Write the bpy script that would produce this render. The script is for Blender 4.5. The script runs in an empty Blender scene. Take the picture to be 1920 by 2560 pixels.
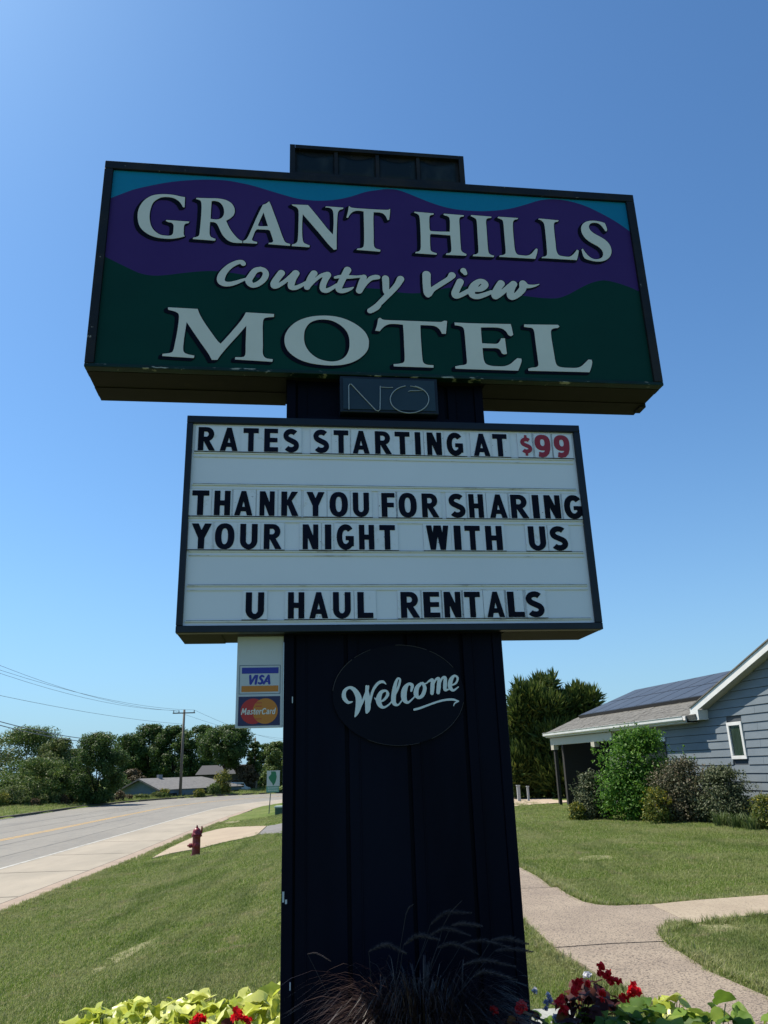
import bpy, math, random
import numpy as np
from mathutils import Vector, Matrix
from mathutils.geometry import tessellate_polygon

RNG = np.random.default_rng(7)
random.seed(7)
scene = bpy.context.scene
COL = scene.collection

# ------------------------------------------------------------------ camera
R_CAM = np.array([[0.99950146, 0.0315727, 0.0],
                  [0.00997968, -0.31592829, -0.94873059],
                  [-0.02995399, 0.9482576, -0.31608587]])
EYE = np.array([0.0, 0.0, 1.6])
FPX = 1923.5
cam_data = bpy.data.cameras.new('camera')
cam = bpy.data.objects.new('camera', cam_data)
COL.objects.link(cam)
m4 = Matrix([list(R_CAM[i]) + [EYE[i]] for i in range(3)] + [[0, 0, 0, 1]])
cam.matrix_world = m4
cam_data.sensor_fit = 'VERTICAL'
cam_data.sensor_height = 24.0
cam_data.lens = FPX / 2560 * 24.0
cam_data.clip_start = 0.05
cam_data.clip_end = 5000
scene.camera = cam

# ------------------------------------------------------------------ light
SUN = Vector((-0.345, 0.182, 0.57)).normalized()       # direction towards the sun
world = bpy.data.worlds.new('World')
scene.world = world
world.use_nodes = True
nt = world.node_tree
nt.nodes.clear()
sky = nt.nodes.new('ShaderNodeTexSky')
sky.sky_type = 'NISHITA'
sky.sun_disc = False
sky.sun_elevation = math.asin(SUN.z)
sky.sun_rotation = math.atan2(SUN.x, SUN.y)
sky.altitude = 300
sky.air_density = 1.0
sky.dust_density = 0.8
sky.ozone_density = 3.0
bg = nt.nodes.new('ShaderNodeBackground')
bg.inputs['Strength'].default_value = 0.093
wo = nt.nodes.new('ShaderNodeOutputWorld')
tint = nt.nodes.new('ShaderNodeMix'); tint.data_type = 'RGBA'; tint.blend_type = 'MULTIPLY'; tint.inputs['Factor'].default_value = 1.0
nt.links.new(sky.outputs[0], tint.inputs[6]); tint.inputs[7].default_value = (0.64, 0.97, 1.18, 1)
# pale haze band all round the horizon
tc = nt.nodes.new('ShaderNodeTexCoord'); sx = nt.nodes.new('ShaderNodeSeparateXYZ')
nt.links.new(tc.outputs['Generated'], sx.inputs[0])
m1 = nt.nodes.new('ShaderNodeMath'); m1.operation = 'MAXIMUM'; nt.links.new(sx.outputs['Z'], m1.inputs[0]); m1.inputs[1].default_value = 0.0
m2 = nt.nodes.new('ShaderNodeMath'); m2.operation = 'MULTIPLY'; nt.links.new(m1.outputs[0], m2.inputs[0]); m2.inputs[1].default_value = -6.5
m3 = nt.nodes.new('ShaderNodeMath'); m3.operation = 'EXPONENT'; nt.links.new(m2.outputs[0], m3.inputs[0])
hz = nt.nodes.new('ShaderNodeMix'); hz.data_type = 'RGBA'
nt.links.new(m3.outputs[0], hz.inputs['Factor']); nt.links.new(tint.outputs[2], hz.inputs[6]); hz.inputs[7].default_value = (2.75, 4.3, 5.45, 1)
nt.links.new(hz.outputs[2], bg.inputs[0])
nt.links.new(bg.outputs[0], wo.inputs[0])
sun_d = bpy.data.lights.new('sun', 'SUN')
sun_d.energy = 5.0
sun_d.angle = math.radians(0.53)
sun_d.color = (1.0, 0.92, 0.79)
sun = bpy.data.objects.new('sun', sun_d)
sun.rotation_euler = SUN.to_track_quat('Z', 'Y').to_euler()
COL.objects.link(sun)
vs = scene.view_settings
vs.view_transform = 'Standard'
vs.look = 'None'
vs.exposure = 0.6
vs.gamma = 1.0
vs.use_curve_mapping = False
scene.cycles.max_bounces = 6
scene.cycles.transparent_max_bounces = 8

# ------------------------------------------------------------------ helpers
def ray(x, y):
    d = R_CAM @ np.array([x - 960.0, -(y - 1280.0), -FPX])
    return d / np.linalg.norm(d)

def onz(x, y, z):
    d = ray(x, y)
    return EYE + d * ((z - EYE[2]) / d[2])

S_ = 1920.0 / 1659.0

def aty(x, y, Y):
    """point at forward distance Y seen in direction of the photograph's pixel (1659 wide)"""
    d = ray(x * S_, y * S_)
    return EYE + d * (Y / d[1])

def tag(o, label=None, cat=None, group=None, kind=None):
    if label: o['label'] = label
    if cat: o['category'] = cat
    if group: o['group'] = group
    if kind: o['kind'] = kind
    return o

def empty(name, loc=(0, 0, 0), rz=0.0):
    o = bpy.data.objects.new(name, None)
    o.empty_display_size = 0.2
    COL.objects.link(o)
    o.location = loc
    o.rotation_euler = (0, 0, rz)
    return o

def attach(o, parent, world_coords=True):
    if parent is None: return o
    o.parent = parent
    if world_coords and parent.type == 'EMPTY':
        o.matrix_parent_inverse = (Matrix.Translation(parent.location) @ Matrix.Rotation(parent.rotation_euler[2], 4, 'Z')).inverted()
    return o

def mesh_obj(name, verts, faces, mat, parent=None, world_coords=True, smooth=False):
    me = bpy.data.meshes.new(name)
    me.from_pydata([tuple(v) for v in verts], [], faces)
    if mat is not None:
        for mm in (mat if isinstance(mat, (list, tuple)) else [mat]): me.materials.append(mm)
    if smooth:
        me.polygons.foreach_set('use_smooth', [True] * len(me.polygons))
    me.update()
    o = bpy.data.objects.new(name, me)
    COL.objects.link(o)
    return attach(o, parent, world_coords)

def quads_obj(name, V, mat, parent=None, world_coords=True, nper=4, rnd=None):
    """V: (n, nper, 3) array of loose polygons"""
    V = np.asarray(V, dtype=np.float32)
    n = V.shape[0]
    me = bpy.data.meshes.new(name)
    me.vertices.add(n * nper)
    me.vertices.foreach_set('co', V.reshape(-1))
    me.loops.add(n * nper)
    me.loops.foreach_set('vertex_index', np.arange(n * nper, dtype=np.int32))
    me.polygons.add(n)
    me.polygons.foreach_set('loop_start', np.arange(0, n * nper, nper, dtype=np.int32))
    me.polygons.foreach_set('loop_total', np.full(n, nper, dtype=np.int32))
    me.update(calc_edges=True)
    me.materials.append(mat)
    if rnd is not None:
        a = me.attributes.new('tint', 'FLOAT', 'FACE')
        a.data.foreach_set('value', np.asarray(rnd, dtype=np.float32))
    o = bpy.data.objects.new(name, me)
    COL.objects.link(o)
    return attach(o, parent, world_coords)

class MB:
    def __init__(self): self.v = []; self.f = []
    def add(self, vs_, fs):
        b = len(self.v)
        self.v += [tuple(map(float, p)) for p in vs_]
        self.f += [tuple(i + b for i in f) for f in fs]
        return self
    def hexa(self, p):        # 8 points: bottom 4 ccw, top 4 ccw
        return self.add(p, [(3, 2, 1, 0), (4, 5, 6, 7), (0, 1, 5, 4), (1, 2, 6, 5), (2, 3, 7, 6), (3, 0, 4, 7)])
    def box(self, x0, x1, y0, y1, z0, z1):
        return self.hexa([(x0, y0, z0), (x1, y0, z0), (x1, y1, z0), (x0, y1, z0),
                          (x0, y0, z1), (x1, y0, z1), (x1, y1, z1), (x0, y1, z1)])
    def fbox(self, F, a0, a1, b0, b1, c0, c1):
        """box in a frame F(a,b,c)->world"""
        P = [F(a, b, c) for (a, b, c) in ((a0, b0, c0), (a1, b0, c0), (a1, b1, c0), (a0, b1, c0),
                                          (a0, b0, c1), (a1, b0, c1), (a1, b1, c1), (a0, b1, c1))]
        return self.hexa(P)
    def tube(self, pts, rad, n=8, caps=True):
        pts = [Vector(p) for p in pts]
        if not hasattr(rad, '__len__'): rad = [rad] * len(pts)
        rings = []
        prev = None
        for i, p in enumerate(pts):
            t = (pts[min(i + 1, len(pts) - 1)] - pts[max(i - 1, 0)]).normalized()
            if prev is None:
                up = Vector((0, 0, 1)) if abs(t.z) < 0.9 else Vector((1, 0, 0))
                u = t.cross(up).normalized()
            else:
                u = (prev - t * prev.dot(t)).normalized()
            prev = u
            w = t.cross(u)
            rings.append([p + (u * math.cos(2 * math.pi * k / n) + w * math.sin(2 * math.pi * k / n)) * rad[i] for k in range(n)])
        vs_ = [q for r in rings for q in r]
        fs = []
        for i in range(len(rings) - 1):
            for k in range(n):
                k2 = (k + 1) % n
                fs.append((i * n + k, i * n + k2, (i + 1) * n + k2, (i + 1) * n + k))
        if caps:
            fs.append(tuple(reversed(range(n))))
            fs.append(tuple((len(rings) - 1) * n + k for k in range(n)))
        return self.add(vs_, fs)
    def lathe(self, prof, c=(0, 0, 0), n=20, axis=None):
        M = Matrix.Identity(3) if axis is None else Vector(axis).normalized().to_track_quat('Z', 'Y').to_matrix()
        vs_ = []
        for (r, z) in prof:
            for k in range(n):
                a = 2 * math.pi * k / n
                vs_.append(Vector(c) + M @ Vector((r * math.cos(a), r * math.sin(a), z)))
        fs = []
        for i in range(len(prof) - 1):
            for k in range(n):
                k2 = (k + 1) % n
                fs.append((i * n + k, i * n + k2, (i + 1) * n + k2, (i + 1) * n + k))
        fs.append(tuple(reversed(range(n))))
        fs.append(tuple((len(prof) - 1) * n + k for k in range(n)))
        return self.add(vs_, fs)
    def build(self, name, mat, parent=None, world_coords=True, smooth=False, bevel=0):
        o = mesh_obj(name, self.v, self.f, mat, parent, world_coords, smooth)
        if bevel:
            bm_ = o.modifiers.new('bevel', 'BEVEL')
            bm_.width = bevel; bm_.segments = 2; bm_.limit_method = 'ANGLE'
        return o

def copy_tree(o, parent=None):
    c = o.copy()
    COL.objects.link(c)
    if parent is not None: c.parent = parent
    for ch in o.children: copy_tree(ch, c)
    return c

def lerp(a, b, t): return a + (b - a) * t

# ------------------------------------------------------------------ materials
def mat(name, col, rough=0.6, col2=None, scale=8.0, fac=(0.35, 0.65), detail=6.0, bump=0.0, bscale=60.0,
        metal=0.0, spec=0.5, stretch=None, col3=None, scale3=40.0, fac3=(0.62, 0.7), coat=0.0):
    m = bpy.data.materials.new(name)
    m.use_nodes = True
    t = m.node_tree
    b = t.nodes['Principled BSDF']
    b.inputs['Roughness'].default_value = rough
    b.inputs['Metallic'].default_value = metal
    b.inputs['Specular IOR Level'].default_value = spec
    b.inputs['Coat Weight'].default_value = coat
    c1 = (*col, 1)
    geo = t.nodes.new('ShaderNodeNewGeometry')
    vec = geo.outputs['Position']
    if stretch:
        mp = t.nodes.new('ShaderNodeMapping')
        mp.inputs['Scale'].default_value = stretch
        t.links.new(vec, mp.inputs['Vector'])
        vec = mp.outputs[0]
    out = None
    def noise(sc, det):
        n = t.nodes.new('ShaderNodeTexNoise')
        n.inputs['Scale'].default_value = sc
        n.inputs['Detail'].default_value = det
        n.inputs['Roughness'].default_value = 0.6
        t.links.new(vec, n.inputs['Vector'])
        return n
    def mix(fac_out, f0, f1, a, b_):
        r = t.nodes.new('ShaderNodeMapRange')
        r.inputs['From Min'].default_value = f0
        r.inputs['From Max'].default_value = f1
        t.links.new(fac_out, r.inputs['Value'])
        mx = t.nodes.new('ShaderNodeMix')
        mx.data_type = 'RGBA'
        t.links.new(r.outputs[0], mx.inputs['Factor'])
        for sock, val in ((mx.inputs[6], a), (mx.inputs[7], b_)):
            if hasattr(val, 'links'): t.links.new(val, sock)
            else: sock.default_value = val
        return mx.outputs[2]
    cur = c1
    if col2 is not None:
        cur = mix(noise(scale, detail).outputs[0], fac[0], fac[1], c1, (*col2, 1))
    if col3 is not None:
        cur = mix(noise(scale3, 5).outputs[0], fac3[0], fac3[1], cur, (*col3, 1))
    if hasattr(cur, 'links'): t.links.new(cur, b.inputs['Base Color'])
    else: b.inputs['Base Color'].default_value = cur
    if bump:
        bn = t.nodes.new('ShaderNodeBump')
        bn.inputs['Strength'].default_value = bump
        bn.inputs['Distance'].default_value = 0.02
        t.links.new(noise(bscale, 6).outputs[0], bn.inputs['Height'])
        t.links.new(bn.outputs[0], b.inputs['Normal'])
    return m

def leaf_mat(name, cols, rough=0.55, trans=0.35, spec=0.25, patch=None, pscale=0.6):
    """cols: list of colours chosen by the tint attribute of each leaf"""
    m = bpy.data.materials.new(name)
    m.use_nodes = True
    t = m.node_tree
    b = t.nodes['Principled BSDF']
    at = t.nodes.new('ShaderNodeAttribute'); at.attribute_name = 'tint'
    cr = t.nodes.new('ShaderNodeValToRGB')
    el = cr.color_ramp.elements
    while len(el) < len(cols): el.new(0.5)
    for i, c in enumerate(cols):
        el[i].position = i / max(1, len(cols) - 1)
        el[i].color = (*c, 1)
    t.links.new(at.outputs['Fac'], cr.inputs[0])
    colo = cr.outputs[0]
    if patch:
        geo = t.nodes.new('ShaderNodeNewGeometry')
        n = t.nodes.new('ShaderNodeTexNoise'); n.inputs['Scale'].default_value = pscale; n.inputs['Detail'].default_value = 4
        t.links.new(geo.outputs['Position'], n.inputs['Vector'])
        r = t.nodes.new('ShaderNodeMapRange'); r.inputs['From Min'].default_value = 0.42; r.inputs['From Max'].default_value = 0.66
        t.links.new(n.outputs[0], r.inputs[0])
        mx = t.nodes.new('ShaderNodeMix'); mx.data_type = 'RGBA'
        sc_ = t.nodes.new('ShaderNodeMath'); sc_.operation = 'MULTIPLY'; sc_.inputs[1].default_value = 0.65
        t.links.new(r.outputs[0], sc_.inputs[0])
        t.links.new(sc_.outputs[0], mx.inputs['Factor'])
        t.links.new(colo, mx.inputs[6]); mx.inputs[7].default_value = (*patch, 1)
        colo = mx.outputs[2]
        mp = t.nodes.new('ShaderNodeMapping'); mp.inputs['Rotation'].default_value = (0, 0, 0.5); mp.inputs['Scale'].default_value = (1.8, 0.35, 1)
        t.links.new(geo.outputs['Position'], mp.inputs['Vector'])
        for (nsc, lo_v, hi_v, colr, amt) in ((0.9, 0.50, 0.68, (patch[0] * 0.25, patch[1] * 0.42, patch[2] * 0.15), 0.55), (2.6, 0.60, 0.72, (patch[0] * 1.35, patch[1] * 1.1, patch[2] * 1.5), 0.6)):
            n2 = t.nodes.new('ShaderNodeTexNoise'); n2.inputs['Scale'].default_value = nsc; n2.inputs['Detail'].default_value = 5
            t.links.new(mp.outputs[0] if nsc < 1 else geo.outputs['Position'], n2.inputs['Vector'])
            r2_ = t.nodes.new('ShaderNodeMapRange'); r2_.inputs['From Min'].default_value = lo_v; r2_.inputs['From Max'].default_value = hi_v
            r2_.inputs['To Max'].default_value = amt
            t.links.new(n2.outputs[0], r2_.inputs[0])
            m2_ = t.nodes.new('ShaderNodeMix'); m2_.data_type = 'RGBA'
            t.links.new(r2_.outputs[0], m2_.inputs['Factor']); t.links.new(colo, m2_.inputs[6]); m2_.inputs[7].default_value = (*colr, 1)
            colo = m2_.outputs[2]
    b.inputs['Roughness'].default_value = rough
    b.inputs['Specular IOR Level'].default_value = spec
    t.links.new(colo, b.inputs['Base Color'])
    tr = t.nodes.new('ShaderNodeBsdfTranslucent')
    t.links.new(colo, tr.inputs[0])
    ms = t.nodes.new('ShaderNodeMixShader'); ms.inputs[0].default_value = trans
    t.links.new(b.outputs[0], ms.inputs[1]); t.links.new(tr.outputs[0], ms.inputs[2])
    t.links.new(ms.outputs[0], t.nodes['Material Output'].inputs[0])
    return m

# ------------------------------------------------------------------ terrain shape
def catmull(P, n=8):
    P = np.asarray(P, float)
    Q = np.vstack([2 * P[0] - P[1], P, 2 * P[-1] - P[-2]])
    out = []
    for i in range(1, len(Q) - 2):
        for k in range(n):
            t = k / n
            p0, p1, p2, p3 = Q[i - 1], Q[i], Q[i + 1], Q[i + 2]
            out.append(0.5 * ((2 * p1) + (-p0 + p2) * t + (2 * p0 - 5 * p1 + 4 * p2 - p3) * t * t + (-p0 + 3 * p1 - 3 * p2 + p3) * t ** 3))
    out.append(Q[-2])
    return np.array(out)

NEAR = catmull([(-6.6, -60), (-6.7, -20), (-6.9, 0), (-7.25, 12), (-7.75, 24), (-8.5, 36), (-9.25, 50), (-9.2, 61), (-6.8, 71), (-1.5, 79.5), (8, 86), (30, 94), (70, 104), (140, 118)], 6)
FARC = catmull([(-24.3, -60), (-24.4, -20), (-24.5, 0), (-24.7, 12), (-24.9, 24), (-25.1, 40), (-25.9, 58), (-26.3, 75), (-22.6, 88.5), (-13, 96.5), (3, 102.5), (26, 109), (67, 119), (137, 133)], 6)
ROAD_Z = -0.8

def sdist(P, L):
    """signed distance, positive to the right of the polyline's direction"""
    P = np.asarray(P, float).reshape(-1, 2)
    best = np.full(len(P), 1e9); sg = np.ones(len(P))
    for a, b in zip(L[:-1], L[1:]):
        d = b - a
        t = np.clip(((P - a) @ d) / (d @ d), 0, 1)
        q = a + t[:, None] * d
        dd = np.hypot(*(P - q).T)
        cr = d[0] * (P[:, 1] - a[1]) - d[1] * (P[:, 0] - a[0])
        m = dd < best
        best[m] = dd[m]; sg[m] = np.where(cr[m] < 0, 1, -1)
    return best * sg

def smooth(a, b, x):
    t = np.clip((x - a) / (b - a), 0, 1)
    return t * t * (3 - 2 * t)

def H(P):
    P = np.asarray(P, float).reshape(-1, 2)
    dn = sdist(P, NEAR)
    df = -sdist(P, FARC)
    z = np.where(dn > 0, -0.69 + 0.69 * smooth(0.4, 7.0, dn), 0)
    zf = -0.68 + 0.25 * smooth(0.2, 4, df) - 3.0 * smooth(7, 22, df)
    z = np.where(df > 0, zf, z)
    inroad = (dn <= 0) & (df <= 0)
    z = np.where(inroad, ROAD_Z - 0.05, z)
    z = z + np.where(inroad, 0, 0.03 * np.sin(P[:, 0] * 0.9 + 1) * np.sin(P[:, 1] * 0.7) * smooth(1, 5, np.minimum(np.abs(dn), np.abs(df))))
    return z

def onT(x, y, s=S_):
    """where the sight line of a point meets the ground"""
    d = ray(x * s, y * s)
    ts = np.concatenate([np.arange(2, 40, 0.1), np.arange(40, 200, 0.4)])
    P = EYE + ts[:, None] * d
    h = H(P[:, :2])
    k = np.argmax(P[:, 2] < h)
    a, b = P[k - 1], P[k]
    fa, fb = a[2] - h[k - 1], b[2] - h[k]
    return a + (b - a) * (fa / (fa - fb + 1e-9))

# path polygons on the lawn (x, y), taken at ground height 0
def zr(x, y):             # right lawn detail -> ground
    return onz(1300 + x * 0.37372, 1960 + y * 0.37372, 0.0)[:2]
path_upper = [(15, 575), (120, 630), (230, 690), (330, 755), (430, 805), (520, 825), (650, 832), (780, 825), (870, 822)]
path_left = [(50, 950), (120, 1010), (200, 1080), (300, 1160), (430, 1235)]
PU = [zr(*p) for p in path_upper]
PL = [zr(*p) for p in path_left]

# ------------------------------------------------------------------ ground
M_soilgrass = mat('lawn_ground', (0.085, 0.13, 0.018), 0.95, col2=(0.15, 0.175, 0.05), scale=0.55, fac=(0.4, 0.62),
                  col3=(0.035, 0.05, 0.015), scale3=9.0, fac3=(0.45, 0.75), bump=0.7, bscale=35, spec=0.15)
xs = np.unique(np.concatenate([np.linspace(-700, -60, 30), np.arange(-60, -30, 1.5), np.arange(-30, 16, 0.35), np.arange(16, 60, 1.5), np.linspace(60, 700, 30)]))
ys = np.unique(np.concatenate([np.linspace(-300, -20, 16), np.arange(-20, 0, 1.0), np.arange(0, 45, 0.45), np.arange(45, 135, 1.0), np.linspace(135, 1500, 45)]))
GX, GY = np.meshgrid(xs, ys)
GZ = H(np.c_[GX.ravel(), GY.ravel()])
gv = np.c_[GX.ravel(), GY.ravel(), GZ]
nx, ny = len(xs), len(ys)
ii, jj = np.meshgrid(np.arange(nx - 1), np.arange(ny - 1))
base = (jj * nx + ii).ravel()
gf = np.c_[base, base + 1, base + nx + 1, base + nx]
me = bpy.data.meshes.new('ground')
me.vertices.add(len(gv)); me.vertices.foreach_set('co', gv.astype(np.float32).ravel())
me.loops.add(len(gf) * 4); me.loops.foreach_set('vertex_index', gf.astype(np.int32).ravel())
me.polygons.add(len(gf)); me.polygons.foreach_set('loop_start', np.arange(0, len(gf) * 4, 4, dtype=np.int32))
me.polygons.foreach_set('loop_total', np.full(len(gf), 4, dtype=np.int32))
me.polygons.foreach_set('use_smooth', np.ones(len(gf), dtype=bool))
me.update(calc_edges=True)
me.materials.append(M_soilgrass)
ground = bpy.data.objects.new('ground', me)
COL.objects.link(ground)
tag(ground, 'green lawn sloping down to the road', kind='structure')

# ------------------------------------------------------------------ road
def ribbon(name, f0, f1, z, mt, parent=None, o0=0.0, o1=0.0, thick=0.0, kind='structure', i0=0, i1=None):
    i1 = len(NEAR) if i1 is None else i1
    vs_, fs = [], []
    for i in range(i0, i1):
        a, b = NEAR[i], FARC[i]
        d = (b - a) / np.linalg.norm(b - a)
        p = a + (b - a) * f0 + d * o0
        q = a + (b - a) * f1 + d * o1
        vs_ += [(p[0], p[1], z), (q[0], q[1], z)]
        if thick: vs_ += [(p[0], p[1], z - thick), (q[0], q[1], z - thick)]
    st = 4 if thick else 2
    for k in range(i1 - i0 - 1):
        a = k * st; b = a + st
        fs.append((a, b, b + 1, a + 1))
        if thick:
            fs.append((a, a + 2, b + 2, b)); fs.append((a + 1, b + 1, b + 3, a + 3))
    o = mesh_obj(name, vs_, fs, mt, parent)
    if kind: tag(o, kind=kind)
    return o
M_asphalt = mat('asphalt', (0.18, 0.168, 0.145), 0.9, col2=(0.22, 0.205, 0.175), scale=0.6, fac=(0.35, 0.65), col3=(0.13, 0.13, 0.125), scale3=6, fac3=(0.52, 0.8), bump=0.3, bscale=120, stretch=(1, 0.25, 1))
M_shoulder = mat('pale_concrete', (0.33, 0.285, 0.22), 0.9, col2=(0.25, 0.22, 0.17), scale=0.7, fac=(0.35, 0.7), col3=(0.22, 0.2, 0.165), scale3=14, fac3=(0.6, 0.8), bump=0.2, bscale=90, stretch=(1, 0.4, 1))
M_gutter = mat('tan_concrete', (0.33, 0.255, 0.19), 0.9, col2=(0.24, 0.185, 0.14), scale=2.5, fac=(0.35, 0.7), col3=(0.12, 0.1, 0.075), scale3=8, fac3=(0.62, 0.78), bump=0.3, bscale=80)
M_seam = mat('dark_joint', (0.05, 0.042, 0.034), 0.95)
M_white = mat('road_paint_white', (0.42, 0.41, 0.37), 0.8, col2=(0.26, 0.25, 0.22), scale=4, fac=(0.42, 0.65))
M_yellow = mat('road_paint_yellow', (0.55, 0.33, 0.08), 0.8, col2=(0.3, 0.22, 0.12), scale=3, fac=(0.45, 0.75))
road = ribbon('road', 0.205, 1.0, ROAD_Z, M_asphalt)
tag(road, 'grey two lane road curving away to the right')
sh = ribbon('road_shoulder', 0.0, 0.205, ROAD_Z, M_shoulder, o0=0.62)
ribbon('gutter', 0, 0, ROAD_Z + 0.015, M_gutter, o0=0.0, o1=0.62, thick=0.1)
ribbon('gutter_joint', 0, 0, ROAD_Z + 0.004, M_seam, o0=0.60, o1=0.68)
ribbon('kerb', 0, 0, ROAD_Z + 0.10, M_gutter, o0=-0.16, o1=0.0, thick=0.25)
ribbon('road_line', 0.205, 0.205, ROAD_Z + 0.005, M_white, o0=-0.02, o1=0.12)
ribbon('road_line', 0.985, 0.985, ROAD_Z + 0.005, M_white, o0=-0.06, o1=0.06)
ribbon('road_line', 0.5, 0.5, ROAD_Z + 0.005, M_yellow, o0=-0.2, o1=-0.08)
ribbon('road_line', 0.5, 0.5, ROAD_Z + 0.005, M_yellow, o0=0.08, o1=0.2)
M_kerbshade = mat('shaded_kerb', (0.1, 0.085, 0.07), 0.9, col2=(0.05, 0.045, 0.035), scale=3, bump=0.3)  # far kerb's shaded face, its shade put into the darker colour
ribbon('kerb', 1, 1, ROAD_Z + 0.14, M_kerbshade, o0=-0.0, o1=0.35, thick=0.25)

# transverse joints of the concrete shoulder and a few tar seams on the road
b = MB()
acc = 0.0
for i in range(12, len(NEAR) - 8):
    a, c = NEAR[i], FARC[i]; d = (c - a) / np.linalg.norm(c - a)
    seg = NEAR[i + 1] - NEAR[i]; L_ = np.linalg.norm(seg); tdir = seg / L_
    k = 0
    while acc < L_:
        p0 = a + tdir * acc; p1 = p0 + d * 0.7; p2 = p0 + d * 3.4
        w2 = tdir * 0.018
        b.add([(*(p1 - w2), ROAD_Z + 0.004), (*(p2 - w2), ROAD_Z + 0.004), (*(p2 + w2), ROAD_Z + 0.004), (*(p1 + w2), ROAD_Z + 0.004)], [(0, 1, 2, 3)])
        acc += 4.6
    acc -= L_
o = b.build('shoulder_joints', M_seam); tag(o, kind='structure')
b = MB()
rgc = np.random.default_rng(91)
for (f0, y0, y1) in ((0.30, 14, 44), (0.42, 20, 60), (0.62, 25, 58), (0.75, 35, 70)):
    pts = []
    for i in range(len(NEAR)):
        if y0 < NEAR[i][1] < y1:
            q = NEAR[i] + (FARC[i] - NEAR[i]) * (f0 + rgc.normal(0, 0.004)); pts.append(q)
    pts = catmull(pts, 4)
    for a, c in zip(pts[:-1], pts[1:]):
        t = (c - a) / np.linalg.norm(c - a); nn_ = np.array([-t[1], t[0]]) * rgc.uniform(0.015, 0.03)
        b.add([(*(a - nn_), ROAD_Z + 0.004), (*(c - nn_), ROAD_Z + 0.004), (*(c + nn_), ROAD_Z + 0.004), (*(a + nn_), ROAD_Z + 0.004)], [(3, 2, 1, 0)])
o = b.build('tar_seams', mat('tar', (0.07, 0.07, 0.068), 0.8)); tag(o, kind='structure')

# concrete apron and asphalt drive crossing the left verge
def drape(name, pts, mt, lift=0.02, sub=1.0):
    P = [onT(*p) for p in pts]
    tris = tessellate_polygon([[Vector((p[0], p[1], 0)) for p in P]])
    vs_ = [(p[0], p[1], H([p[:2]])[0] + lift) for p in P]
    n = len(vs_)
    vs_ += [(p[0], p[1], p[2] - 0.1) for p in vs_]
    fs = []
    for t in tris:
        a, b, c = t
        nz = (P[b][0] - P[a][0]) * (P[c][1] - P[a][1]) - (P[b][1] - P[a][1]) * (P[c][0] - P[a][0])
        fs.append((a, b, c) if nz > 0 else (a, c, b))
    for i in range(n):
        j = (i + 1) % n
        fs.append((i, j, j + n, i + n))
    o = mesh_obj(name, vs_, fs, mt)
    tag(o, kind='structure')
    return o
def q4(x, y): return ((340 + x * 0.22905) / S_, (1780 + y * 0.22905) / S_)
ap = [(175, 1605), (350, 1500), (520, 1420), (740, 1325), (880, 1288), (1000, 1268), (1250, 1255), (1425, 1250), (1330, 1340), (1300, 1358), (1130, 1395), (950, 1432), (830, 1462), (720, 1492), (560, 1520), (400, 1548)]
APRON = [q4(*p) for p in ap]
drape('driveway_apron', APRON, M_gutter if False else mat('sand_concrete', (0.36, 0.29, 0.2), 0.9, col2=(0.3, 0.235, 0.165), scale=0.8, col3=(0.22, 0.18, 0.13), scale3=10, fac3=(0.58, 0.8), bump=0.2), 0.03)
drv = [(1335, 1343), (1433, 1250), (1520, 1238), (1600, 1220), (2300, 1120), (2500, 1200), (2300, 1290), (1600, 1325), (1480, 1335)]
drape('asphalt_drive', [q4(*p) for p in drv], mat('old_asphalt', (0.13, 0.125, 0.12), 0.95, col2=(0.18, 0.17, 0.16), scale=2), 0.025)
# thin bare strip in the verge
M_dirt = mat('dry_thatch', (0.24, 0.215, 0.12), 0.95, col2=(0.15, 0.16, 0.06), scale=12, bump=0.5)
drape('bare_strip', [q4(*p) for p in [(960, 1215), (1000, 1200), (1130, 1185), (1135, 1205), (1010, 1222)]], M_dirt, 0.02)

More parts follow.
